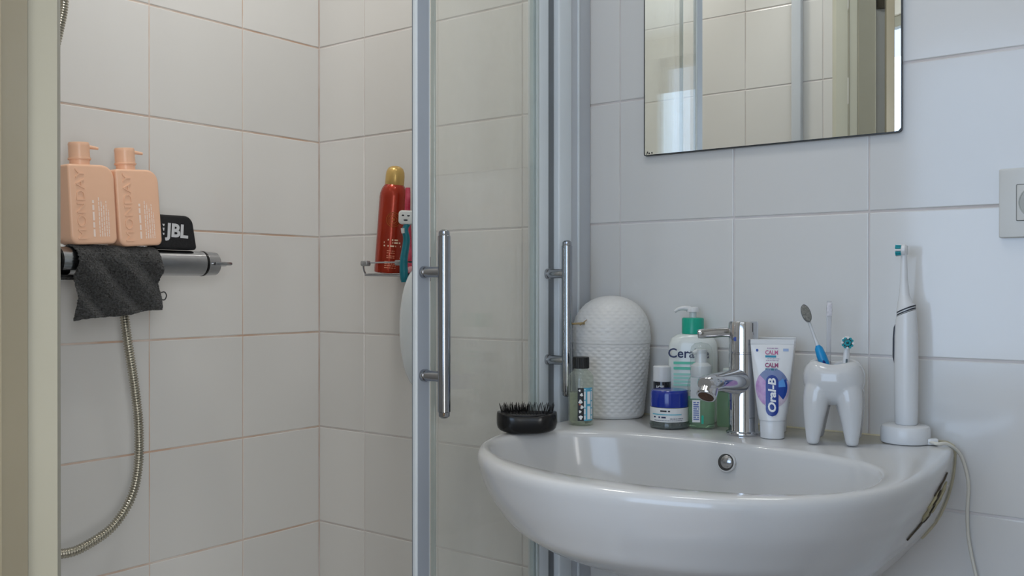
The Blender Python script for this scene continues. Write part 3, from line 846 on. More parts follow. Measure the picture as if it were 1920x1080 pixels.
bt = [(0.0, 0.0480), (0.004, 0.0510), (0.03, 0.0540), (0.06, 0.0570), (0.09, 0.0595), (0.116, 0.0610)]
rd = [(interp(bt, z), z, 0.0010 if 0.006 < z < 0.112 else 0.0) for z in [0.116 * i / 112 for i in range(113)]]
b = MB().add(*g_rings(weave(rd, 240))); b.obj('jar_body', WHITEM, wj, True, 80)
lr = []
for i in range(100):
    t = i / 99
    if t < 0.2:
        z = 0.1162 + 0.0158 * t / 0.2; r = 0.0615 + 0.0006 * math.sin(PI * t / 0.2); amp = 0.0004
    else:
        a = (t - 0.2) / 0.8 * PI / 2; z = 0.132 + 0.0585 * math.sin(a); r = 0.0612 * math.cos(a) ** 0.92 + 0.0002; amp = 0.0008 * min(1, r / 0.03)
    lr.append((r, z, amp))
b = MB().add(*g_rings(weave(lr, 240))); b.obj('lid', WHITEM, wj, True, 80)
TAN = mat('tan_cord', (176, 156, 112), 0.6, nscale=60, namt=0.3)
MB().add(*g_tube(catmull([(-0.040, -0.036, 0.148), (-0.052, -0.038, 0.1475), (-0.066, -0.036, 0.1465), (-0.072, -0.034, 0.1475)], 6), lambda t: 0.0019 - 0.0008 * t, 8)).add(*g_tube(catmull([(-0.047, -0.039, 0.146), (-0.042, -0.042, 0.149), (-0.036, -0.043, 0.154)], 5), lambda t: 0.0017 - 0.0012 * t, 8)).obj('cord_tab', TAN, wj)

# ------------------------------------------------------------------ small dark bottle
NAVY = mat('dark_navy_glass', (22, 26, 38), 0.12, nscale=20, namt=0.1, coat=0.4)
nb = thing('serum_bottle', 'small navy bottle with tall white cap standing behind the blue-lidded cream jar', 'bottle', (0.8485, -0.0630, ZD + 0.0003), rz=math.radians(27))
MB().add(*g_lathe([(0.0001, 0), (0.0125, 0), (0.0135, 0.0015), (0.0135, 0.060), (0.0125, 0.0625), (0.0125, 0.066)], 32, cap0=False)).obj('body', NAVY, nb)
MB().add(*g_lathe([(0.0132, 0.0615), (0.0137, 0.0622), (0.0137, 0.0835), (0.0126, 0.0850), (0.0001, 0.0852)], 32, cap1=False)).obj('cap', WHITEP, nb)
MB().add(*wrap(put2d(text2d('ICE', 0.0085, 0.0002), -0.003, 0.0525), 0.0135)).obj('lettering', INKW, nb, False)

# ------------------------------------------------------------------ cream jar
BLUEP = mat('royal_blue_plastic', (18, 48, 150), 0.16, nscale=20, namt=0.08, coat=0.3)
JGL = mat('grey_jar_glass', (150, 160, 156), 0.08, trans=0.7, nscale=8, namt=0.1)
LABW = mat('white_label', (226, 226, 224), 0.45, nscale=30, namt=0.02)
cj = thing('cream_jar', 'glass cream jar with royal blue lid and white label at the front of the shelf', 'jar', (0.8830, -0.1050, ZD + 0.0003), rz=math.radians(26))
RJ = 0.0272
MB().add(*g_lathe([(0.0001, 0.001), (0.022, 0.0008), (0.0262, 0.0002), (0.0285, 0.002), (0.0288, 0.006), (0.0278, 0.009), (RJ, 0.011), (RJ, 0.031), (0.0255, 0.0325)], 48, cap0=False)).obj('glass_body', JGL, cj)
MB().add(*wrap(g_strip(-0.068, 0.068, 0.0105, 0.0305, 50), RJ, off=0.0006)).obj('label', LABW, cj)
MB().add(*g_lathe([(0.0262, 0.0308), (0.0272, 0.0312), (0.0274, 0.0500), (0.0266, 0.0535), (0.0250, 0.0550), (0.0001, 0.0556)], 56, cap1=False)).obj('lid', BLUEP, cj)
MB().add(*wrap(g_strip(-0.026, 0.019, 0.0208, 0.0220, 24), RJ, off=0.0010)).obj('label_stripe', mat('cyan_ink', (60, 176, 200), 0.4), cj)
d = dashes(-0.012, 0.002, 0.0252, 0.0022, 5)
MB().add(*wrap((d.v, d.f), RJ, off=0.0010)).obj('label_print', INKB, cj, False)
d = dashes(-0.023, -0.004, 0.0162, 0.0022, 6); dashes(0.002, 0.022, 0.0150, 0.0010, 9, mb=d); dashes(-0.022, 0.02, 0.0125, 0.0007, 10, mb=d)
MB().add(*wrap((d.v, d.f), RJ, off=0.0010)).obj('label_small_print', mat('navy_ink', (40, 48, 84), 0.4), cj, False)

# ------------------------------------------------------------------ cleanser pump bottle
CW = mat('milky_plastic', (224, 228, 224), 0.22, nscale=12, namt=0.02, coat=0.2)
GELG = mat('pale_gel_plastic', (188, 208, 184), 0.16, trans=0.55, nscale=10, namt=0.08)
TEAL = mat('sea_green_plastic', (22, 168, 140), 0.3, nscale=20, namt=0.06)
cl = thing('cleanser_bottle', 'large white pump bottle with sea green collar behind the foam dispenser', 'bottle', (0.8845, -0.0330, ZD + 0.0003), rz=math.radians(24))
rg = []
for z, a, c, n in ((0, 0.0330, 0.0190, 3), (0.002, 0.0355, 0.0215, 3), (0.02, 0.0368, 0.0225, 3), (0.10, 0.0368, 0.0225, 3), (0.118, 0.0360, 0.0220, 2.8), (0.127, 0.0320, 0.0200, 2.5), (0.1315, 0.0240, 0.0175, 2.2), (0.1335, 0.0165, 0.0150, 2)):
    rg.append(sup(a, c, n, 56, 0, 0, z))
MB().add(*g_rings(rg)).obj('body', CW, cl, True, 50)
MB().add(*g_lathe([(0.0160, 0.1335), (0.0165, 0.1340), (0.0165, 0.1560), (0.0155, 0.1575), (0.006, 0.158)], 48)).obj('collar', TEAL, cl)
pm = MB().add(*g_lathe([(0.0052, 0.158), (0.0052, 0.166), (0.0095, 0.1665), (0.0095, 0.1715), (0.0080, 0.174), (0.0001, 0.1745)], 28, cap1=False))
pm.add(*g_tube(catmull([(-0.004, -0.002, 0.1712), (-0.014, -0.003, 0.1722), (-0.022, -0.004, 0.1705), (-0.027, -0.005, 0.1668)], 5), lambda t: 0.0040 - 0.0016 * t, 14)).obj('pump', WHITEP, cl)
FY = -0.0232
CNAV = mat('label_navy', (26, 40, 84), 0.4); CG1 = mat('label_green', (96, 200, 170), 0.4); CG2 = mat('label_pale_green', (160, 216, 200), 0.4)
MB().add(*put2d(text2d('CeraVe', 0.0198, 0.0003), -0.0055, 0.1045, FY)).obj('lettering', CNAV, cl, False)
m1 = MB()
for z0, z1, x1 in ((0.0885, 0.0925, 0.018), (0.0805, 0.0845, 0.020)): m1.add(*g_strip(-0.0275, x1, z0, z1, 1, FY))
m1.obj('label_band', CG1, cl, False)
m1 = MB()
for i, z in enumerate((0.0720, 0.0665, 0.0610, 0.0560)): m1.add(*g_strip(-0.0275, 0.016 - 0.003 * (i % 2), z, z + 0.0032, 1, FY))
m1.obj('label_lines', CG2, cl, False)
d = dashes(-0.0265, 0.0, 0.0480, 0.0024, 12, y=FY); d.obj('label_print', CNAV, cl, False)
MB().add(*g_strip(-0.0275, 0.012, 0.036, 0.0415, 1, FY)).add(*g_strip(-0.0275, 0.006, 0.015, 0.028, 1, FY)).obj('label_base_band', CG1, cl, False)

# ------------------------------------------------------------------ foam dispenser
CLR = thin_glass('clear_plastic', (0.96, 0.975, 0.965, 1), 0.10, (0.8, 0.82, 0.8, 1), 0.08)
LG = mat('clear_green_gel', (186, 226, 186), 0.05, trans=0.9, ior=1.2, nscale=8, namt=0.05)
fd = thing('foam_dispenser', 'clear foam pump bottle of green gel with a transparent cap, just left of the tap', 'bottle', (0.9235, -0.0835, ZD + 0.0003), rz=math.radians(25))
MB().add(*g_rings([sup(a, c, 2.6, 48, 0, 0, z) for z, a, c in ((0, 0.0170, 0.0130), (0.002, 0.0192, 0.0150), (0.02, 0.0200, 0.0158), (0.062, 0.0200, 0.0158), (0.070, 0.0185, 0.0150), (0.075, 0.0155, 0.0140))])).obj('body', CLR, fd, True, 50)
MB().add(*g_rings([sup(a, c, 2.6, 40, 0, 0, z) for z, a, c in ((0.0015, 0.0160, 0.0120), (0.003, 0.0182, 0.0138), (0.040, 0.0186, 0.0145), (0.0402, 0.0180, 0.0140))])).obj('gel', LG, fd, True, 50)
MB().add(*g_lathe([(0.0148, 0.0745), (0.0152, 0.0755), (0.0150, 0.0900), (0.0120, 0.0930), (0.0085, 0.0950), (0.0078, 0.1080), (0.0085, 0.1090), (0.0085, 0.1140), (0.0001, 0.1150)], 36, cap1=False)).add(*g_tube([(0, 0, 0.110), (-0.007, -0.003, 0.1110), (-0.012, -0.005, 0.1085)], [0.0042, 0.0038, 0.003], 12)).obj('pump', WHITEP, fd)
MB().add(*g_lathe([(0.0162, 0.0765), (0.0162, 0.100), (0.0158, 0.112), (0.0140, 0.1185), (0.0095, 0.1225), (0.0001, 0.1238)], 40, cap0=False, cap1=False)).obj('clear_cap', CLR, fd)
MB().add(*g_strip(-0.0150, -0.0005, 0.0440, 0.0745, 4, -0.0163)).obj('label', mat('silver_label', (200, 202, 200), 0.4, nscale=90, namt=0.15), fd, False)
MB().add(*g_strip(-0.0125, -0.0015, 0.0100, 0.0420, 4, -0.0163)).obj('lower_label', LABW, fd, False)
d = MB()
for i in range(9): dashes(-0.0110, -0.0030, 0.0135 + 0.0030 * i, 0.0017, 20 + i, y=-0.0166, mb=d)
d.obj('label_print', mat('blue_violet_ink', (92, 110, 170), 0.4), fd, False)
MB().add(*g_strip(0.0005, 0.0035, 0.0080, 0.0200, 1, -0.0164)).obj('label_corner', TEAL, fd, False)

# ------------------------------------------------------------------ second green gel bottle
g2 = thing('gel_bottle', 'squat translucent green gel bottle half hidden behind the tap', 'bottle', (0.9520, -0.0440, ZD + 0.0003), rz=math.radians(24))
MB().add(*g_rings([sup(a, c, 3, 44, 0, 0, z) for z, a, c in ((0, 0.0190, 0.0110), (0.002, 0.0208, 0.0125), (0.058, 0.0208, 0.0125), (0.066, 0.0190, 0.0118), (0.070, 0.0120, 0.0100))])).obj('body', mat('green_gel_plastic', (186, 218, 184), 0.08, trans=0.85, ior=1.25, nscale=8, namt=0.08), g2, True, 50)
MB().add(*g_lathe([(0.0115, 0.0700), (0.0120, 0.0705), (0.0120, 0.0840), (0.0110, 0.0850), (0.0001, 0.0852)], 28, cap1=False)).obj('cap', mat('pale_cap', (206, 214, 206), 0.3), g2)
MB().add(*g_strip(-0.004, 0.000, 0.030, 0.056, 1, -0.0129)).obj('label_stripe', TEAL, g2, False)
MB().add(*g_strip(0.0060, 0.0135, 0.036, 0.062, 3, -0.0129)).obj('label', mat('deep_blue_label', (38, 52, 110), 0.35), g2, False)

# ------------------------------------------------------------------ toothpaste tubes
TUBEM = mat('tube_laminate', (226, 226, 226), 0.28, nscale=20, namt=0.02, coat=0.2)


def make_tube(label, loc, rz, W=0.0345, H=0.1270):
    t = thing('toothpaste_tube', label, 'toothpaste', loc, rz=rz, group='toothpaste tubes on the basin'); t.scale = (0.83, 0.9, 1.0)
    MB().add(*g_rings([sup(a, c, 2.2, 48, 0, 0, z) for z, a, c in ((0, 0.0178, 0.0150), (0.001, 0.0190, 0.0162), (0.0235, 0.0200, 0.0170), (0.0245, 0.0195, 0.0165))])).obj('cap', WHITEP, t, True, 40)
    rg = []
    for i in range(24):
        s = i / 23; z = 0.0248 + (H - 0.0248) * s
        a = 0.0212 + (W - 0.0212) * min(1, s * 1.02) ** 0.8; c = 0.0172 * (1 - s) ** 0.75 + 0.0007
        rg.append(sup(a, c, 2.1 + 1.2 * s, 56, 0, 0.002 * s, z))
    MB().add(*g_rings(rg)).obj('tube_body', TUBEM, t, True, 50)
    MB().add(*g_box(-W, W, 0.0008, 0.0032, H - 0.0005, H + 0.0062, 0.0004, 1)).obj('crimp', TUBEM, t, False)
    return t


def tube_y(x, z, H=0.1270, W=0.0345):
    s = max(0, min(1, (z - 0.0248) / (H - 0.0248)))
    a = 0.0212 + (W - 0.0212) * min(1, s * 1.02) ** 0.8; c = 0.0172 * (1 - s) ** 0.75 + 0.0007; n = 2.1 + 1.2 * s
    q = max(0.0, 1 - (min(abs(x) / a, 1)) ** n)
    return 0.002 * s - c * q ** (1 / n)


def ontube(vf, off=0.0005):
    v, f = vf; return [(x, tube_y(x, z) - off, z) for x, y, z in v], f


def disc2(cx, cz, r, a0=0, a1=2 * PI, n=40, rings=4, r0=0.0):
    v = []; f = []
    for j in range(rings + 1):
        rr = r0 + (r - r0) * j / rings
        for i in range(n + 1):
            a = a0 + (a1 - a0) * i / n; v.append((cx + rr * math.cos(a), 0, cz + rr * math.sin(a)))
    for j in range(rings):
        for i in range(n):
            p = j * (n + 1) + i; f.append((p, p + 1, p + n + 2, p + n + 1))
    return v, f


tt = make_tube('white toothpaste tube standing on its cap in front, blue lettering and violet circle', (1.0405, -0.1075, ZD + 0.0003), math.radians(23))
VIO = mat('violet_print', (176, 130, 186), 0.35, nscale=120, namt=0.15, rgb2=(200, 170, 206)); SLB = mat('slate_blue_print', (120, 134, 176), 0.35, nscale=60, namt=0.2); LILG = mat('pale_lilac_print', (206, 190, 204), 0.35, nscale=160, namt=0.2)
RBL = mat('royal_print', (24, 66, 150), 0.3); MBL = mat('mid_blue_print', (88, 150, 214), 0.3)
cz = 0.0690
MB().add(*ontube(disc2(0.0, cz, 0.0258, PI * 0.12, PI * 0.95, 36, 5, 0.008))).obj('print_ring', SLB, tt, False)
MB().add(*ontube(disc2(0.0, cz, 0.0262, PI * 0.78, PI * 1.35, 30, 5, 0.006), 0.0007)).obj('print_violet', VIO, tt, False)
MB().add(*ontube(disc2(0.0, cz, 0.0270, PI * 1.35, PI * 2.12, 30, 4, 0.014), 0.0006)).obj('print_lilac', LILG, tt, False)
MB().add(*ontube(disc2(0.0, cz + 0.001, 0.0235, -PI * 0.25, PI * 0.15, 24, 4, 0.006), 0.0009)).obj('print_blue_wedge', RBL, tt, False)
MB().add(*ontube(disc2(-0.001, cz, 0.0215, PI * 0.02, PI * 0.20, 20, 4, 0.007), 0.0011)).obj('print_light_wedge', MBL, tt, False)


def grid_rr(x0, x1, z0, z1, nz_=40):
    r = (x1 - x0) / 2; cx = (x0 + x1) / 2; v = []; f = []; nx = 8
    for j in range(nz_ + 1):
        z = z0 + (z1 - z0) * j / nz_
        dz = max(0, z0 + r - z, z - (z1 - r)); hw = math.sqrt(max(0, r * r - dz * dz)) + 1e-6
        for i in range(nx + 1): v.append((cx - hw + 2 * hw * i / nx, 0, z))
    for j in range(nz_):
        for i in range(nx):
            p = j * (nx + 1) + i; f.append((p, p + 1, p + nx + 2, p + nx + 1))
    return v, f


MB().add(*ontube(grid_rr(-0.0105, 0.0095, 0.0310, 0.0860), 0.0013)).obj('name_badge', mat('badge_blue', (16, 52, 140), 0.3), tt, False)
MB().add(*ontube(put2d(text2d('Oral-B', 0.0165, 0.00055, 0.12), 0.0, 0.0585, 0, PI / 2), 0.0017)).obj('lettering', INKW, tt, False)
PK = mat('rose_print', (190, 96, 140), 0.35); DPK = mat('plum_print', (150, 70, 110), 0.35); TL = mat('teal_print', (40, 140, 170), 0.35); DTL = mat('deep_teal_print', (24, 110, 120), 0.35)
MB().add(*ontube(put2d(text2d('CALM', 0.0078, 0.0002), -0.001, 0.1155))).obj('lettering_rose', PK, tt, False)
MB().add(*ontube(put2d(text2d('CALM', 0.0080, 0.0003), -0.001, 0.0985))).obj('lettering_plum', DPK, tt, False)
d = dashes(-0.008, 0.010, 0.1208, 0.0012, 31); dashes(-0.010, 0.010, 0.1045, 0.0010, 32, mb=d); dashes(-0.008, 0.012, 0.1070, 0.0008, 33, mb=d)
MB().add(*ontube((d.v, d.f))).obj('small_print', mat('mauve_print', (176, 150, 176), 0.35), tt, False)
MB().add(*ontube(g_strip(-0.011, 0.006, 0.1090, 0.1118, 6))).obj('print_bar', TL, tt, False)
MB().add(*ontube(g_strip(-0.011, 0.008, 0.0918, 0.0944, 6))).obj('print_bar', DTL, tt, False)
MB().add(*ontube(disc2(-0.0240, 0.1185, 0.0020, n=12, rings=1))).obj('print_dot', RBL, tt, False)
MB().add(*ontube(g_strip(0.0170, 0.0255, 0.1175, 0.1212, 3))).obj('print_mark', mat('pale_blue_print', (160, 180, 214), 0.35), tt, False)
t2 = make_tube('second toothpaste tube mostly hidden behind the violet-circled tube', (1.0200, -0.0480, ZD + 0.0003), math.radians(20))
MB().add(*ontube(g_strip(0.012, 0.024, 0.040, 0.0425, 3))).obj('print_bar', RBL, t2, False)
MB().add(*ontube(g_strip(0.020, 0.030, 0.1175, 0.1200, 3))).obj('print_mark', MBL, t2, False)

# ------------------------------------------------------------------ tooth-shaped holder
th = thing('toothbrush_holder', 'white ceramic toothbrush holder shaped like a molar with four roots', 'holder', (1.1175, -0.0875, ZD + 0.0003), rz=math.radians(17))
b = MB()
TH = 0.1065
# crown: hollow, closed surface
co = []
for z, a in ((0.050, 0.0190), (0.056, 0.0270), (0.064, 0.0340), (0.073, 0.0380), (0.082, 0.0394), (0.094, 0.0386), (0.101, 0.0358), (0.105, 0.0320), (0.1065, 0.0285)):
    co.append(sup(a, a * 1.13, 2.6, 56, 0, 0, z))
for z, a in ((0.1060, 0.0255), (0.1035, 0.0238), (0.095, 0.0235), (0.064, 0.0235)):
    co.append(sup(a, a * 1.15, 2.6, 56, 0, 0, z))
# gentle cusps on the rim
for R_ in co[6:11]:
    for i, p in enumerate(R_):
        an = math.atan2(p[1], p[0]); R_[i] = (p[0], p[1], p[2] + 0.0020 * math.cos(4 * (an - PI / 4)))
b.add(*g_rings(co))
for sx in (-1, 1):
    for sy in (-1, 1):
        fx_, fy_ = sx * 0.0240 + (0.002 if sy > 0 else -0.001), sy * 0.0325
        pts = [(fx_ * 1.0, fy_ * 1.0, 0.0003), (fx_ * 1.0, fy_ * 1.0, 0.0030), (fx_ * 0.96, fy_ * 0.95, 0.025), (fx_ * 0.90, fy_ * 0.88, 0.045), (fx_ * 0.84, fy_ * 0.83, 0.060), (fx_ * 0.76, fy_ * 0.76, 0.074), (fx_ * 0.64, fy_ * 0.66, 0.087), (fx_ * 0.55, fy_ * 0.58, 0.095)]
        rr = [0.0068, 0.0082, 0.0118, 0.0150, 0.0168, 0.0172, 0.0130, 0.0060]
        path = catmull(pts, 5); rad = [interp(list(zip([p[2] for p in pts], rr)), p.z) for p in path]
        b.add(*g_rings([[(p.x + r * math.cos(2 * PI * k / 28), p.y + r * math.sin(2 * PI * k / 28), p.z) for k in range(28)] for p, r in zip(path, rad)]))
o = b.obj('molar_body', PORC, th, True, 180)
md = o.modifiers.new('rm', 'REMESH'); md.mode = 'VOXEL'; md.voxel_size = 0.0013; md.use_smooth_shade = True
md = o.modifiers.new('sm', 'SMOOTH'); md.factor = 0.7; md.iterations = 24

# toothbrush leaning in the holder
def stick(name, label, cat, p0, p1):
    """thing whose local Z runs from p0 (base) to p1; local -Y roughly faces the camera"""
    p0 = Vector(p0); p1 = Vector(p1); z = (p1 - p0).normalized()
    y = -(Vector((0.40, -0.915, 0)))  # away from camera
    x = y.cross(z).normalized(); y = z.cross(x)
    o = thing(name, label, cat)
    M = Matrix((x, y, z)).transposed().to_4x4(); M.translation = p0
    o.matrix_world = M; return o, (p1 - p0).length


GREYB = mat('grey_bristle', (150, 148, 140), 0.8, nscale=400, namt=0.5, bump=0.5, bscale=1500)
AZ = mat('azure_rubber', (24, 146, 206), 0.3, nscale=20, namt=0.06); NV = mat('navy_rubber', (18, 50, 130), 0.3)
tb, L = stick('toothbrush', 'white and azure toothbrush with grey oval head leaning left in the tooth holder', 'toothbrush', (1.1280, -0.078, ZD + 0.030), (1.0735, -0.0900, 1.0620))
hz = L - 0.022
b = MB()
path = [(0, 0.002 * math.sin(i / 20 * 3), i / 20 * (L - 0.020)) for i in range(21)]
b.add(*g_tube(path, lambda t: 0.0048 if t < 0.45 else max(0.0021, 0.0048 - 0.009 * (t - 0.45)), 14)).obj('handle', WHITEP, tb)
MB().add(*soft_plate([(0.0064 * math.cos(a), hz + 0.002 + 0.0130 * math.sin(a)) for a in [i * PI / 16 for i in range(32)]], -0.0005, 0.0050, 0.0018, 3)).obj('head', WHITEP, tb)
MB().add(*soft_plate([(0.0056 * math.cos(a), hz + 0.002 + 0.0118 * math.sin(a)) for a in [i * PI / 16 for i in range(32)]], -0.0100, -0.0005, 0.0006, 2)).obj('bristle_field', GREYB, tb)
MB().add(*soft_plate([(0.0060 * math.cos(a), hz + 0.002 + 0.0123 * math.sin(a)) for a in [i * PI / 16 for i in range(32)]], -0.0095, -0.0030, 0.0006, 2)).obj('bristle_rim', mat('dark_bristle_rim', (70, 74, 82), 0.7), tb)
zg = (0.978 - ZD - 0.030) / (1.0620 - ZD - 0.030) * L
MB().add(*g_tube([(0, 0, zg - 0.035), (0, 0, zg - 0.010), (0, -0.0002, zg + 0.010), (0, 0, zg + 0.020), (0, 0, zg + 0.024)], [0.0066, 0.0068, 0.0064, 0.0052, 0.0025], 16)).obj('grip', AZ, tb)
MB().add(*g_tube([(0, -0.0022, zg - 0.010), (0, -0.0048, zg - 0.001), (0, -0.0040, zg + 0.006), (0, -0.0015, zg + 0.009)], [0.0022, 0.0026, 0.0022, 0.001], 12)).obj('grip_pad', NV, tb)
# clear interdental stick
cs, L = stick('clear_brush', 'clear plastic toothbrush standing upright in the middle of the tooth holder', 'toothbrush', (1.1050, -0.0750, ZD + 0.045), (1.1085, -0.080, 1.0600))
CLP = mat('clear_stick_plastic', (236, 236, 240), 0.06, trans=0.85, ior=1.3, nscale=10, namt=0.02)
MB().add(*g_tube([(0, 0, L * i / 12) for i in range(13)], lambda t: 0.0030 + 0.0016 * max(0, (t - 0.75) / 0.25) if t < 0.98 else 0.003, 12)).obj('handle', CLP, cs)
MB().add(*g_box(-0.0034, 0.0034, -0.0058, -0.0025, L - 0.020, L - 0.002, 0.001, 2)).obj('bristle_field', mat('clear_bristle', (226, 222, 226), 0.6, nscale=300, namt=0.2), cs)
# spare brush head
TQ = mat('turquoise_bristle', (20, 160, 172), 0.5, nscale=300, namt=0.3)


def round_head(par, z, tilt=0.0, M=None):
    """small round oscillating head facing local -Y, centred at z"""
    M = M or Matrix()
    b = MB().add(*g_cyl((0, 0.003, z), (0, -0.003, z), 0.0078, 26, None, 0.0012), M); b.obj('head_base', WHITEP, par)
    w_ = MB(); t_ = MB()
    for k in range(12):
        a = k * PI / 6; (t_ if k % 3 else w_).add(*g_cyl((0.0060 * math.cos(a), -0.003, z + 0.0060 * math.sin(a)), (0.0066 * math.cos(a), -0.0100, z + 0.0066 * math.sin(a)), 0.0015, 8), M)
    for k in range(6):
        a = k * PI / 3 + 0.3; t_.add(*g_cyl((0.0024 * math.cos(a), -0.003, z + 0.0024 * math.sin(a)), (0.0030 * math.cos(a), -0.0094, z + 0.0030 * math.sin(a)), 0.0016, 8), M)
    w_.obj('white_bristles', mat('white_bristle', (226, 228, 228), 0.6), par); t_.obj('blue_bristles', TQ, par)


bh, L = stick('brush_head', 'spare round electric brush head with turquoise bristles standing in the tooth holder', 'brush head', (1.1305, -0.0860, 0.930), (1.1340, -0.0860, 1.0060))
MB().add(*g_tube([(0, 0, 0), (0, 0, L * 0.5), (0, 0, L * 0.62), (0, 0, L - 0.006)], [0.0062, 0.0058, 0.0048, 0.0034], 20)).obj('stem', WHITEP, bh)
MB().add(*g_box(-0.0012, 0.0012, -0.0064, -0.0050, L * 0.58, L * 0.72, 0.0004, 1)).obj('indicator', mat('steel_mark', (90, 104, 110), 0.4), bh)
round_head(bh, L)

# ------------------------------------------------------------------ electric toothbrush, charger, cord
ch = thing('toothbrush_charger', 'round white charging base at the right end of the basin shelf', 'charger', (1.1945, -0.0375, ZD + 0.0003), rz=math.radians(18))
MB().add(*g_lathe([(0.0285, 0), (0.0305, 0.0012), (0.0312, 0.004), (0.0306, 0.0190), (0.0290, 0.0222), (0.0255, 0.0236), (0.0001, 0.0240)], 56, 0, 0, 1, 1)).obj('base', WHITEP, ch)
MB().add(*g_box(0.024, 0.0385, -0.0165, -0.0045, 0.0004, 0.0085, 0.0015, 2)).obj('cord_outlet', WHITEP, ch)
eb = thing('electric_toothbrush', 'white electric toothbrush with a dark side button standing on the round charger', 'toothbrush', (1.1955, -0.0375, ZD + 0.0243), rz=math.radians(-2))
rg = []
for z, r in ((0, 0.0128), (0.0015, 0.0140), (0.02, 0.0146), (0.08, 0.0149), (0.115, 0.0145), (0.138, 0.0131), (0.1455, 0.0122)):
    rg.append([(r * math.cos(2 * PI * k / 44), r * 0.98 * math.sin(2 * PI * k / 44), z + (0.0052 * math.cos(2 * PI * k / 44) if z > 0.14 else 0)) for k in range(44)])
MB().add(*g_rings(rg)).obj('handle', WHITEP, eb, True, 50)
DKB = mat('dark_button', (44, 46, 56), 0.35)
bt_ = MB().add(*g_tube([(-0.0130, -0.0045, 0.080), (-0.0141, -0.0045, 0.088), (-0.0139, -0.0045, 0.112), (-0.0130, -0.0045, 0.127), (-0.0120, -0.0045, 0.131)], [0.0012, 0.0020, 0.0021, 0.0018, 0.001], 10)).obj('power_button', DKB, eb)
for dz in (0.1478, 0.1512):
    ring = [[((0.0121 - 0.0002) * s * math.cos(2 * PI * k / 44), 0.0119 * s * math.sin(2 * PI * k / 44), dz + h + 0.0052 * math.cos(2 * PI * k / 44)) for k in range(44)] for s, h in ((1.0, -0.0009), (1.0, 0.0009))]
    MB().add(*g_rings(ring)).obj('collar_ring', DKB, eb)
rg = []
for z, r in ((0.1463, 0.0118), (0.1530, 0.0112), (0.160, 0.0092), (0.170, 0.0066), (0.190, 0.0048), (0.215, 0.0040), (0.224, 0.0036)):
    rg.append([(-0.003 * min(1, (z - 0.146) / 0.03) + r * math.cos(2 * PI * k / 32), r * math.sin(2 * PI * k / 32), z + (0.0052 * math.cos(2 * PI * k / 32) if z < 0.154 else 0)) for k in range(32)])
MB().add(*g_rings(rg)).obj('brush_neck', WHITEP, eb, True, 50)
RM = Matrix.Translation((-0.003, 0, 0)) @ Matrix.Rotation(math.radians(-83), 4, 'Z')
round_head(eb, 0.2290, 0, RM)
MB().add(*g_box(-0.0085, 0.0015, -0.0045, 0.0045, 0.222, 0.2355, 0.002, 2)).obj('head_housing', WHITEP, eb)
cd_ = thing('charger_cord', 'thin white cord running from the charger off the basin and down the tiles', 'cord', (0, 0, 0))
MB().add(*g_tube(catmull([(1.2270, -0.0430, 0.8785), (1.2360, -0.046, 0.8775), (1.2450, -0.034, 0.8768), (1.2550, -0.020, 0.8660), (1.2610, -0.0120, 0.8480), (1.2650, -0.0090, 0.8215), (1.2635, -0.0080, 0.7867), (1.2650, -0.0080, 0.7525), (1.2740, -0.0080, 0.7058), (1.285, -0.0075, 0.66), (1.30, -0.0065, 0.55), (1.31, -0.006, 0.40), (1.34, -0.008, 0.2), (1.40, -0.02, 0.010)], 8), 0.0021, 10)).obj('cable', mat('cream_cable', (222, 218, 206), 0.4, nscale=20, namt=0.03), cd_)

# ------------------------------------------------------------------ shower mixer bar on the left wall
mx = thing('shower_mixer', 'chrome bar shower mixer on the left wall under the towel and bottles', 'tap', (0.075, -0.4865, 1.1200))
MB().add(*g_cyl((0, -0.112, 0), (0, 0.1475, 0), 0.0220, 44, None, 0.001)).obj('bar', CHROME2, mx)
for s in (-1, 1):
    y0 = 0.1475 if s > 0 else -0.112
    MB().add(*g_cyl((0, y0, 0), (0, y0 + s * 0.003, 0), 0.0226, 40)).obj('black_ring', BLACK, mx)
    MB().add(*g_cyl((0, y0 + s * 0.003, 0), (0, y0 + s * 0.0300, 0), 0.0215, 44, 0.0205, 0.002)).obj('knob', CHROME2, mx)
    MB().add(*g_box(-0.006, 0.006, min(y0 + s * 0.024, y0 + s * 0.052), max(y0 + s * 0.024, y0 + s * 0.052), -0.0042, 0.0042, 0.003, 3)).add(*g_box(0.004, 0.030, min(y0 + s * 0.010, y0 + s * 0.046), max(y0 + s * 0.010, y0 + s * 0.046), -0.003, 0.003, 0.0025, 2)).obj('lever', CHROME2, mx)
    MB().add(*g_cyl((-0.074, s * 0.075, 0), (-0.064, s * 0.075, 0), 0.032, 40, 0.024, 0.002)).obj('wall_flange', CHROME, mx)
    MB().add(*g_cyl((-0.066, s * 0.075, 0), (-0.010, s * 0.075, 0), 0.0150, 28)).obj('union', CHROME, mx)
MB().add(*g_cyl((0, 0, -0.018), (0, 0, -0.034), 0.0115, 28)).obj('hose_outlet', CHROME, mx)
MB().add(*g_box(-0.010, 0.018, -0.125, -0.094, -0.0275, -0.0225, 0.002, 2)).obj('dark_ledge', BLACK, mx)  # small black box under the bar's left end

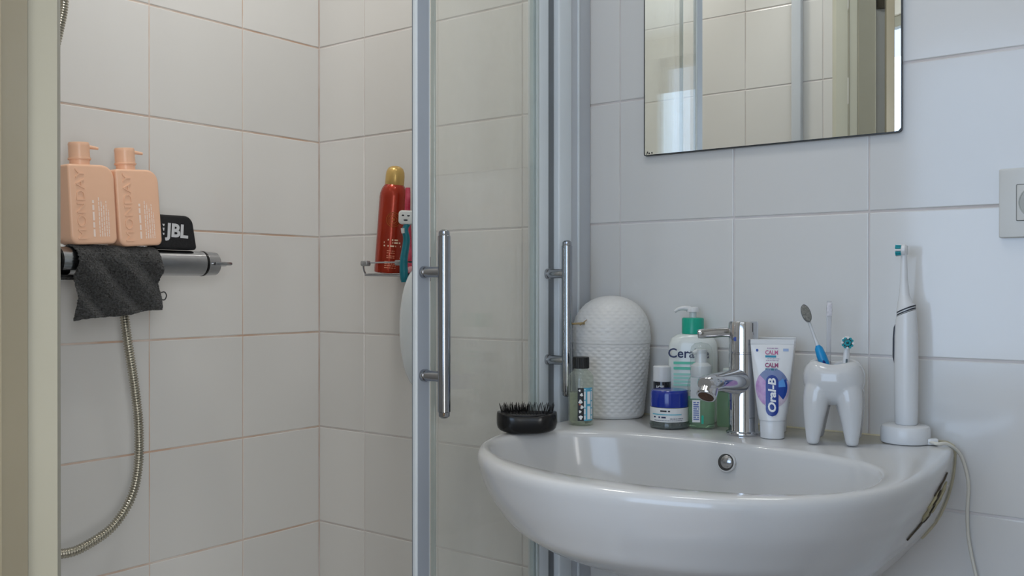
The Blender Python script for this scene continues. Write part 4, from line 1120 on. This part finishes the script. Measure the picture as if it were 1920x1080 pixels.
# ribbed metal hose
hp = [(0.075, -0.4865, 1.087), (0.075, -0.4866, 1.05), (0.075, -0.4850, 1.0282), (0.075, -0.479, 0.985), (0.074, -0.467, 0.915), (0.073, -0.4585, 0.845), (0.072, -0.4590, 0.775), (0.071, -0.4720, 0.724), (0.070, -0.5020, 0.685), (0.069, -0.5395, 0.665), (0.068, -0.578, 0.6565),
      (0.067, -0.620, 0.668), (0.065, -0.665, 0.71), (0.062, -0.695, 0.79), (0.058, -0.700, 0.92), (0.055, -0.69, 1.08), (0.052, -0.665, 1.24), (0.050, -0.625, 1.36), (0.050, -0.596, 1.435), (0.050, -0.580, 1.500), (0.050, -0.574, 1.545), (0.052, -0.572, 1.65), (0.056, -0.575, 1.80), (0.065, -0.578, 1.90)]
cp_ = catmull(hp, 24)
# resample evenly
acc = [0.0]
for a, c in zip(cp_, cp_[1:]): acc.append(acc[-1] + (c - a).length)
LT = acc[-1]; nn = int(LT / 0.0011); ev = []; k = 0
for i in range(nn + 1):
    s = LT * i / nn
    while k < len(acc) - 2 and acc[k + 1] < s: k += 1
    ev.append(cp_[k].lerp(cp_[k + 1], (s - acc[k]) / max(1e-9, acc[k + 1] - acc[k])))
HOSEM = mat('hose_metal', (190, 186, 172), 0.24, 1.0, nscale=60, namt=0.15)
hs = thing('shower_hose', 'ribbed metal shower hose looping down from the mixer and back up the left wall', 'hose', (0, 0, 0))
rad = [0.0079 if (i % 4) in (1, 2) else 0.0060 for i in range(len(ev))]
MB().add(*g_tube(ev, rad, 14)).obj('spiral_sheath', HOSEM, hs, True, 80)
MB().add(*g_cyl((0.075, -0.4865, 1.0855), (0.075, -0.4865, 1.0620), 0.0110, 24, 0.0092, 0.001)).obj('hose_nut', CHROME, hs)
sh = thing('hand_shower', 'chrome hand shower in its wall bracket high on the left wall', 'shower head', (0.065, -0.578, 1.90))
MB().add(*g_tube([(0, 0, 0), (0.004, 0, 0.06), (0.02, 0, 0.14), (0.045, 0, 0.18)], [0.011, 0.012, 0.012, 0.014], 20)).obj('handle', CHROME, sh)
MB().add(*g_cyl((0.040, 0, 0.190), (0.062, 0, 0.160), 0.030, 40, 0.045, 0.003)).obj('spray_head', CHROME, sh)
MB().add(*g_cyl((-0.0645, 0, 0.05), (-0.058, 0, 0.05), 0.026, 32)).add(*g_cyl((-0.058, 0, 0.05), (-0.006, 0, 0.05), 0.012, 24)).obj('wall_bracket', CHROME, sh)

# ------------------------------------------------------------------ towel over the mixer
tw = thing('face_cloth', 'charcoal terry cloth draped over the shower mixer bar', 'cloth', (0.075, -0.50, 1.1200))
NU, NV_ = 190, 230
V = []; RB = 0.0252
Lb, La = 0.030, RB * PI; Lf = 0.094
for i in range(NU + 1):
    u = i / NU
    lf = Lf * (1.0 - 0.150 * u)         # left corner hangs lower
    tot = Lb + La + lf
    for j in range(NV_ + 1):
        s = tot * j / NV_
        if s < Lb: x, z, dwn = -RB, -(Lb - s), 0
        elif s < Lb + La:
            a = PI - (s - Lb) / RB; x, z, dwn = RB * math.cos(a), RB * math.sin(a), 0
        else: dwn = s - Lb - La; x, z = RB, -dwn
        t = min(1, max(0, dwn / lf)) if dwn > 0 else 0
        yl = -0.0790 - 0.0060 * t; yr = 0.0640 - 0.0010 * t
        y = yl + (yr - yl) * u
        ease = min(1, dwn / 0.02)
        fold = 0.0105 * math.sin(2 * PI * (u * 2.3 - t * 1.25) + 0.6) + 0.0022 * math.sin(2 * PI * (u * 4.3 - t * 2.1) + 2)
        if s >= Lb + La * 0.55:
            k = min(1, max(0, (s - Lb - La * 0.55) / 0.05))
            x += k * (fold * 0.8 + 0.0042) * (1 - 0.25 * t)
        terry = 0.0022 * mnoise.noise(Vector((u * 62, s * 420, 3.0))) + 0.0007 * random.uniform(-1, 1)
        band = t > 0.70
        if band: terry *= 0.35; terry += 0.00055 * math.sin(dwn * 2 * PI / 0.0034) + (0.0006 if t > 0.90 else -0.0004)
        if s > Lb + La: x += terry
        elif s > Lb: a = PI - (s - Lb) / RB; x += terry * math.cos(a); z += terry * 0.4 * math.sin(a)
        z += 0.0012 * math.sin(u * 9) * t
        V.append((x, y, z))
F = []
for i in range(NU):
    for j in range(NV_):
        p = i * (NV_ + 1) + j; F.append((p, p + 1, p + NV_ + 2, p + NV_ + 1))
o = MB().add(V, F).obj('cloth', TOWEL, tw, True, 180)
md = o.modifiers.new('s', 'SOLIDIFY'); md.thickness = 0.0030; md.offset = -0.2
MB().add(*g_tube(catmull([(0.030, 0.060, -0.052), (0.032, 0.068, -0.050), (0.032, 0.072, -0.056), (0.031, 0.069, -0.063), (0.030, 0.061, -0.062)], 6), 0.0011, 8)).obj('hanging_loop', TOWEL, tw)

# ------------------------------------------------------------------ peach pump bottles on the mixer
def peach_bottle(label, y, tilt, shift=0.0):
    t = thing('pump_bottle', label, 'bottle', (0.0740, y, 1.1466), group='peach pump bottles on the mixer')
    t.rotation_euler = (Matrix.Rotation(tilt, 4, 'X') @ Matrix.Rotation(PI / 2, 4, 'Z')).to_euler()
    W2 = 0.0385; H = 0.1265
    pts = rrect(-W2, W2, 0, H, [0.009, 0.021, 0.005, 0.014], 8)
    MB().add(*soft_plate(pts, -0.0240, 0.0240, 0.0042, 5)).obj('body', PEACH, t, True, 40)
    MB().add(*g_lathe([(0.0150, H - 0.001), (0.0152, H + 0.0095), (0.0140, H + 0.0100)], 40, -0.006, 0)).obj('neck', PEACH, t)
    pm = MB().add(*g_lathe([(0.0168, H + 0.0085), (0.0172, H + 0.0092), (0.0172, H + 0.0115), (0.0160, H + 0.0120), (0.0158, H + 0.0300), (0.0162, H + 0.0330), (0.0150, H + 0.0362), (0.0001, H + 0.0368)], 44, -0.006, 0, cap1=False))
    pm.add(*g_tube([(0.004, 0, H + 0.0300), (0.014, 0, H + 0.0300), (0.0260, 0, H + 0.0285)], [0.0040, 0.0030, 0.0022], 14)).obj('pump', PEACH, t)
    MB().add(*put2d(text2d('MONDAY', 0.0262, -0.0002, 0, 0.0013), -0.0195, 0.0630, -0.0240, PI / 2, 0.98, 0.80)).obj('embossed_lettering', PEACH, t, False)
    d = MB()
    for i, (x, z1, hh) in enumerate(((0.001, 0.0700, 0.0032), (0.0095, 0.0745, 0.0016), (0.0135, 0.0700, 0.0016), (0.0175, 0.0630, 0.0016), (0.0215, 0.0690, 0.0014), (0.0250, 0.055, 0.0014))):
        dd = dashes(0.012, z1, 0, hh, 50 + i)
        d.add([(x - zz, -0.0244, xx) for xx, yy, zz in dd.v], dd.f)
    d.obj('printed_text', PEACHP, t, False)
    return t


peach_bottle('peach pump bottle nearest the door frame on the shower mixer', -0.5480, math.radians(3.2))
peach_bottle('peach pump bottle between its twin and the black speaker', -0.4670, math.radians(4.2))

# ------------------------------------------------------------------ speaker
spk = thing('speaker', 'small black bluetooth speaker leaning beside the peach bottles on the mixer', 'speaker', (0.0730, -0.3965, 1.1432))
spk.rotation_euler = (0, 0, PI / 2)
pts = rrect(-0.0410, 0.0400, 0, 0.0590, [0.006, 0.014, 0.010, 0.006], 7)
pts = [(x - 0.17 * z + 0.002, z) for x, z in pts]
MB().add(*soft_plate(pts, -0.0150, 0.0150, 0.0050, 5)).obj('housing', BLACKM, spk, True, 40)
MB().add(*put2d(text2d('JBL', 0.0310, 0.0012, 0, 0.0002), 0.0020, 0.0310, -0.0151, math.radians(-3), 1.0, 1.0)).obj('lettering', mat('silver_print', (206, 208, 212), 0.35, nscale=60, namt=0.05), spk, False)
b = MB()
for z0, z1, w1 in ((0.0392, 0.0428, 0.0030), (0.0310, 0.0362, 0.0022), (0.0240, 0.0275, 0.0024)):
    b.add([(-0.0245 - w1, -0.0153, z1), (-0.0245 + w1 * 0.6, -0.0153, z1), (-0.0245 + w1 * 0.3, -0.0153, z0), (-0.0245 - w1 * 0.3, -0.0153, z0)], [(0, 1, 2, 3)])
b.obj('logo_mark', MATS['silver_print'], spk, False)

# ------------------------------------------------------------------ wire shelf on the back wall
rk = thing('shower_shelf', 'small metal wire shelf with plastic clips in the shower corner', 'shelf', (0.300, -0.003, 1.1010))
b = MB()
b.add(*g_tube([(-0.066, 0, 0), (-0.066, -0.085, 0), (-0.061, -0.092, 0), (0.061, -0.092, 0), (0.066, -0.085, 0), (0.066, 0, 0)], 0.0026, 10))
b.add(*g_tube([(-0.066, -0.002, 0), (0.066, -0.002, 0)], 0.0026, 10))
o = b.obj('wire_frame', CHROME2, rk)
for i in range(7):
    x = -0.051 + 0.017 * i
    MB().add(*g_tube([(x, -0.002, 0), (x, -0.092, 0)], 0.0014, 8)).obj('wire', CHROME2, rk)
MB().add(*g_tube(catmull([(-0.066, -0.086, 0), (-0.0680, -0.090, 0.010), (-0.0665, -0.090, 0.021), (-0.045, -0.091, 0.0225), (0.045, -0.091, 0.0225), (0.0665, -0.090, 0.021), (0.0680, -0.090, 0.010), (0.066, -0.086, 0)], 5), 0.0016, 8)).obj('guard_rail', CHROME2, rk)
CLIPM = mat('grey_clip', (150, 152, 154), 0.25, 0.4)
for x in (-0.061, 0.028):
    MB().add(*g_box(x - 0.009, x + 0.009, -0.098, -0.086, 0.0165, 0.0265, 0.003, 3)).obj('clip', CLIPM, rk)
MB().add(*g_box(-0.02, 0.02, -0.002, 0.003, -0.012, 0.035, 0.002, 2)).obj('wall_plate', CHROME2, rk)

# spray can
REDM = mat('copper_red_metallic', (164, 46, 18), 0.26, 0.45, nscale=20, namt=0.08, coat=0.3)
GOLD = mat('gold_plastic', (206, 172, 104), 0.3, 0.45, nscale=20, namt=0.06)
sc = thing('spray_can', 'copper red spray can with gold cap tilted on the shower shelf', 'can', (0.2510, -0.0480, 1.1052))
sc.rotation_euler = (Matrix.Rotation(math.radians(6.0), 4, 'Y') @ Matrix.Rotation(math.radians(47), 4, 'Z')).to_euler()
RC = 0.0265
MB().add(*g_lathe([(0.0235, 0.0), (0.0262, 0.0012), (RC, 0.004), (RC, 0.142), (0.0258, 0.151), (0.0230, 0.160), (0.0190, 0.1665), (0.0178, 0.168)], 56)).obj('can_body', REDM, sc)
MB().add(*g_lathe([(0.0178, 0.1672), (0.0182, 0.168), (0.0180, 0.184), (0.0172, 0.192), (0.0140, 0.199), (0.0080, 0.2030), (0.0001, 0.2040)], 48, cap1=False)).obj('cap', GOLD, sc)
OR = mat('dull_gold_print', (176, 92, 34), 0.35, 0.3, nscale=200, namt=0.4)
seal = MB(); seal.add(*wrap(disc2(0.002, 0.102, 0.0140, n=36, rings=1, r0=0.0125), RC)).add(*wrap(disc2(0.002, 0.102, 0.0105, n=36, rings=1, r0=0.0095), RC))
for k in range(14):
    a = k * 2 * PI / 14; seal.add(*wrap(disc2(0.002 + 0.0065 * math.cos(a), 0.102 + 0.0065 * math.sin(a), 0.0014, n=8, rings=1), RC))
seal.add(*wrap(disc2(0.002, 0.102, 0.0030, n=10, rings=1), RC)); seal.obj('seal_print', OR, sc, False)
CRI = mat('cream_ink', (236, 214, 186), 0.4)
d = dashes(-0.006, 0.014, 0.0625, 0.0028, 61); dashes(-0.013, 0.020, 0.0570, 0.0032, 62, gap=0.05, mb=d); dashes(-0.013, 0.022, 0.0510, 0.0028, 63, mb=d)
MB().add(*wrap((d.v, d.f), RC)).obj('title_print', CRI, sc, False)
d = MB()
for i, z in enumerate((0.0425, 0.0385, 0.0330, 0.0295, 0.0220, 0.0180, 0.0145, 0.0105)): dashes(-0.006 - 0.003 * (i > 3), 0.009 + 0.004 * (i > 3), z, 0.0014, 70 + i, mb=d)
MB().add(*wrap((d.v, d.f), RC)).obj('small_print', mat('pale_red_ink', (222, 150, 120), 0.4), sc, False)

# razors
TEALR = mat('teal_rubber', (14, 116, 132), 0.35, nscale=20, namt=0.1); RDW = mat('white_razor_plastic', (220, 222, 222), 0.3)
rz = thing('razor', 'teal handled razor with white head hooked on the shower shelf beside the spray can', 'razor', (0.3470, -0.1040, 1.0870), group='razors on the shower shelf')
rz.rotation_euler = (Matrix.Rotation(math.radians(2), 4, 'Y') @ Matrix.Rotation(math.radians(38), 4, 'Z')).to_euler()
MB().add(*g_tube(catmull([(0.001, 0, 0.0), (0.0, 0, 0.012), (-0.001, 0, 0.04), (0.003, 0, 0.075), (0.000, 0, 0.095), (0.005, 0, 0.106)], 6), lambda t: 0.0085 * (0.55 + 0.45 * math.sin(min(1, t * 3 + 0.15) * PI / 2)) * (1 - 0.42 * t), 18)).obj('handle', TEALR, rz)
MB().add(*g_tube([(-0.003, -0.005, 0.088), (-0.004, -0.006, 0.097)], [0.003, 0.0034], 12)).obj('handle_dot', RDW, rz)
MB().add(*soft_plate(rrect(-0.0120, 0.0160, 0.104, 0.1290, 0.006, 5), -0.006, 0.005, 0.0025, 3)).obj('head', RDW, rz)
b = MB()
for x, z, a, c in ((-0.004, 0.120, 0.0025, 0.0014), (0.006, 0.1195, 0.0028, 0.0013), (0.001, 0.1115, 0.0040, 0.0014)):
    b.add([(x + a * math.cos(t), -0.0062, z + c * math.sin(t)) for t in [i * PI / 5 for i in range(10)]], [tuple(range(10))])
b.obj('blade_slots', BLACK, rz, False)
PINK = mat('pink_plastic', (222, 92, 116), 0.3, nscale=60, namt=0.25, rgb2=(176, 30, 60))
pr_ = thing('razor', 'pink handled razor standing behind the teal one on the shower shelf', 'razor', (0.3160, -0.0620, 1.1044), group='razors on the shower shelf')
MB().add(*g_tube(catmull([(0.003, 0, 0.0), (0.003, 0, 0.03), (0.002, 0, 0.07), (0.000, 0, 0.11), (0.001, 0, 0.145), (0.001, 0, 0.158)], 6), lambda t: 0.0070 - 0.0026 * t, 16)).obj('handle', PINK, pr_)
MB().add(*g_box(-0.016, 0.016, -0.006, 0.006, 0.0003, 0.012, 0.003, 2)).obj('head', mat('pale_pink_plastic', (226, 170, 176), 0.35), pr_)

# white shower cap hanging below the shelf
CAPW = mat('smooth_white_plastic', (216, 222, 226), 0.16, nscale=10, namt=0.02, coat=0.3)
wc = thing('bath_sponge_dish', 'smooth white oval plastic dish hanging below the shower shelf', 'dish', (0.3786, -0.1030, 1.0060), rz=math.radians(37))
rg = []
for k in range(13):
    a = PI * k / 12; h = math.cos(a); s = math.sin(a)
    rg.append([(0.0315 * (s + 0.002) * math.cos(t), -0.018 * h, 0.1060 * (s + 0.002) * (abs(math.sin(t)) ** 1.0) * math.copysign(1, math.sin(t)) * (1.0)) for t in [2 * PI * (i + .5) / 48 for i in range(48)]])
MB().add(*g_rings(rg)).obj('dish', CAPW, wc, True, 60)
MB().add(*g_tube(catmull([(0, 0.0, 0.1050), (0, -0.001, 0.109), (0.003, 0.003, 0.111)], 4), 0.0014, 8)).obj('hanging_string', WHITEP, wc)
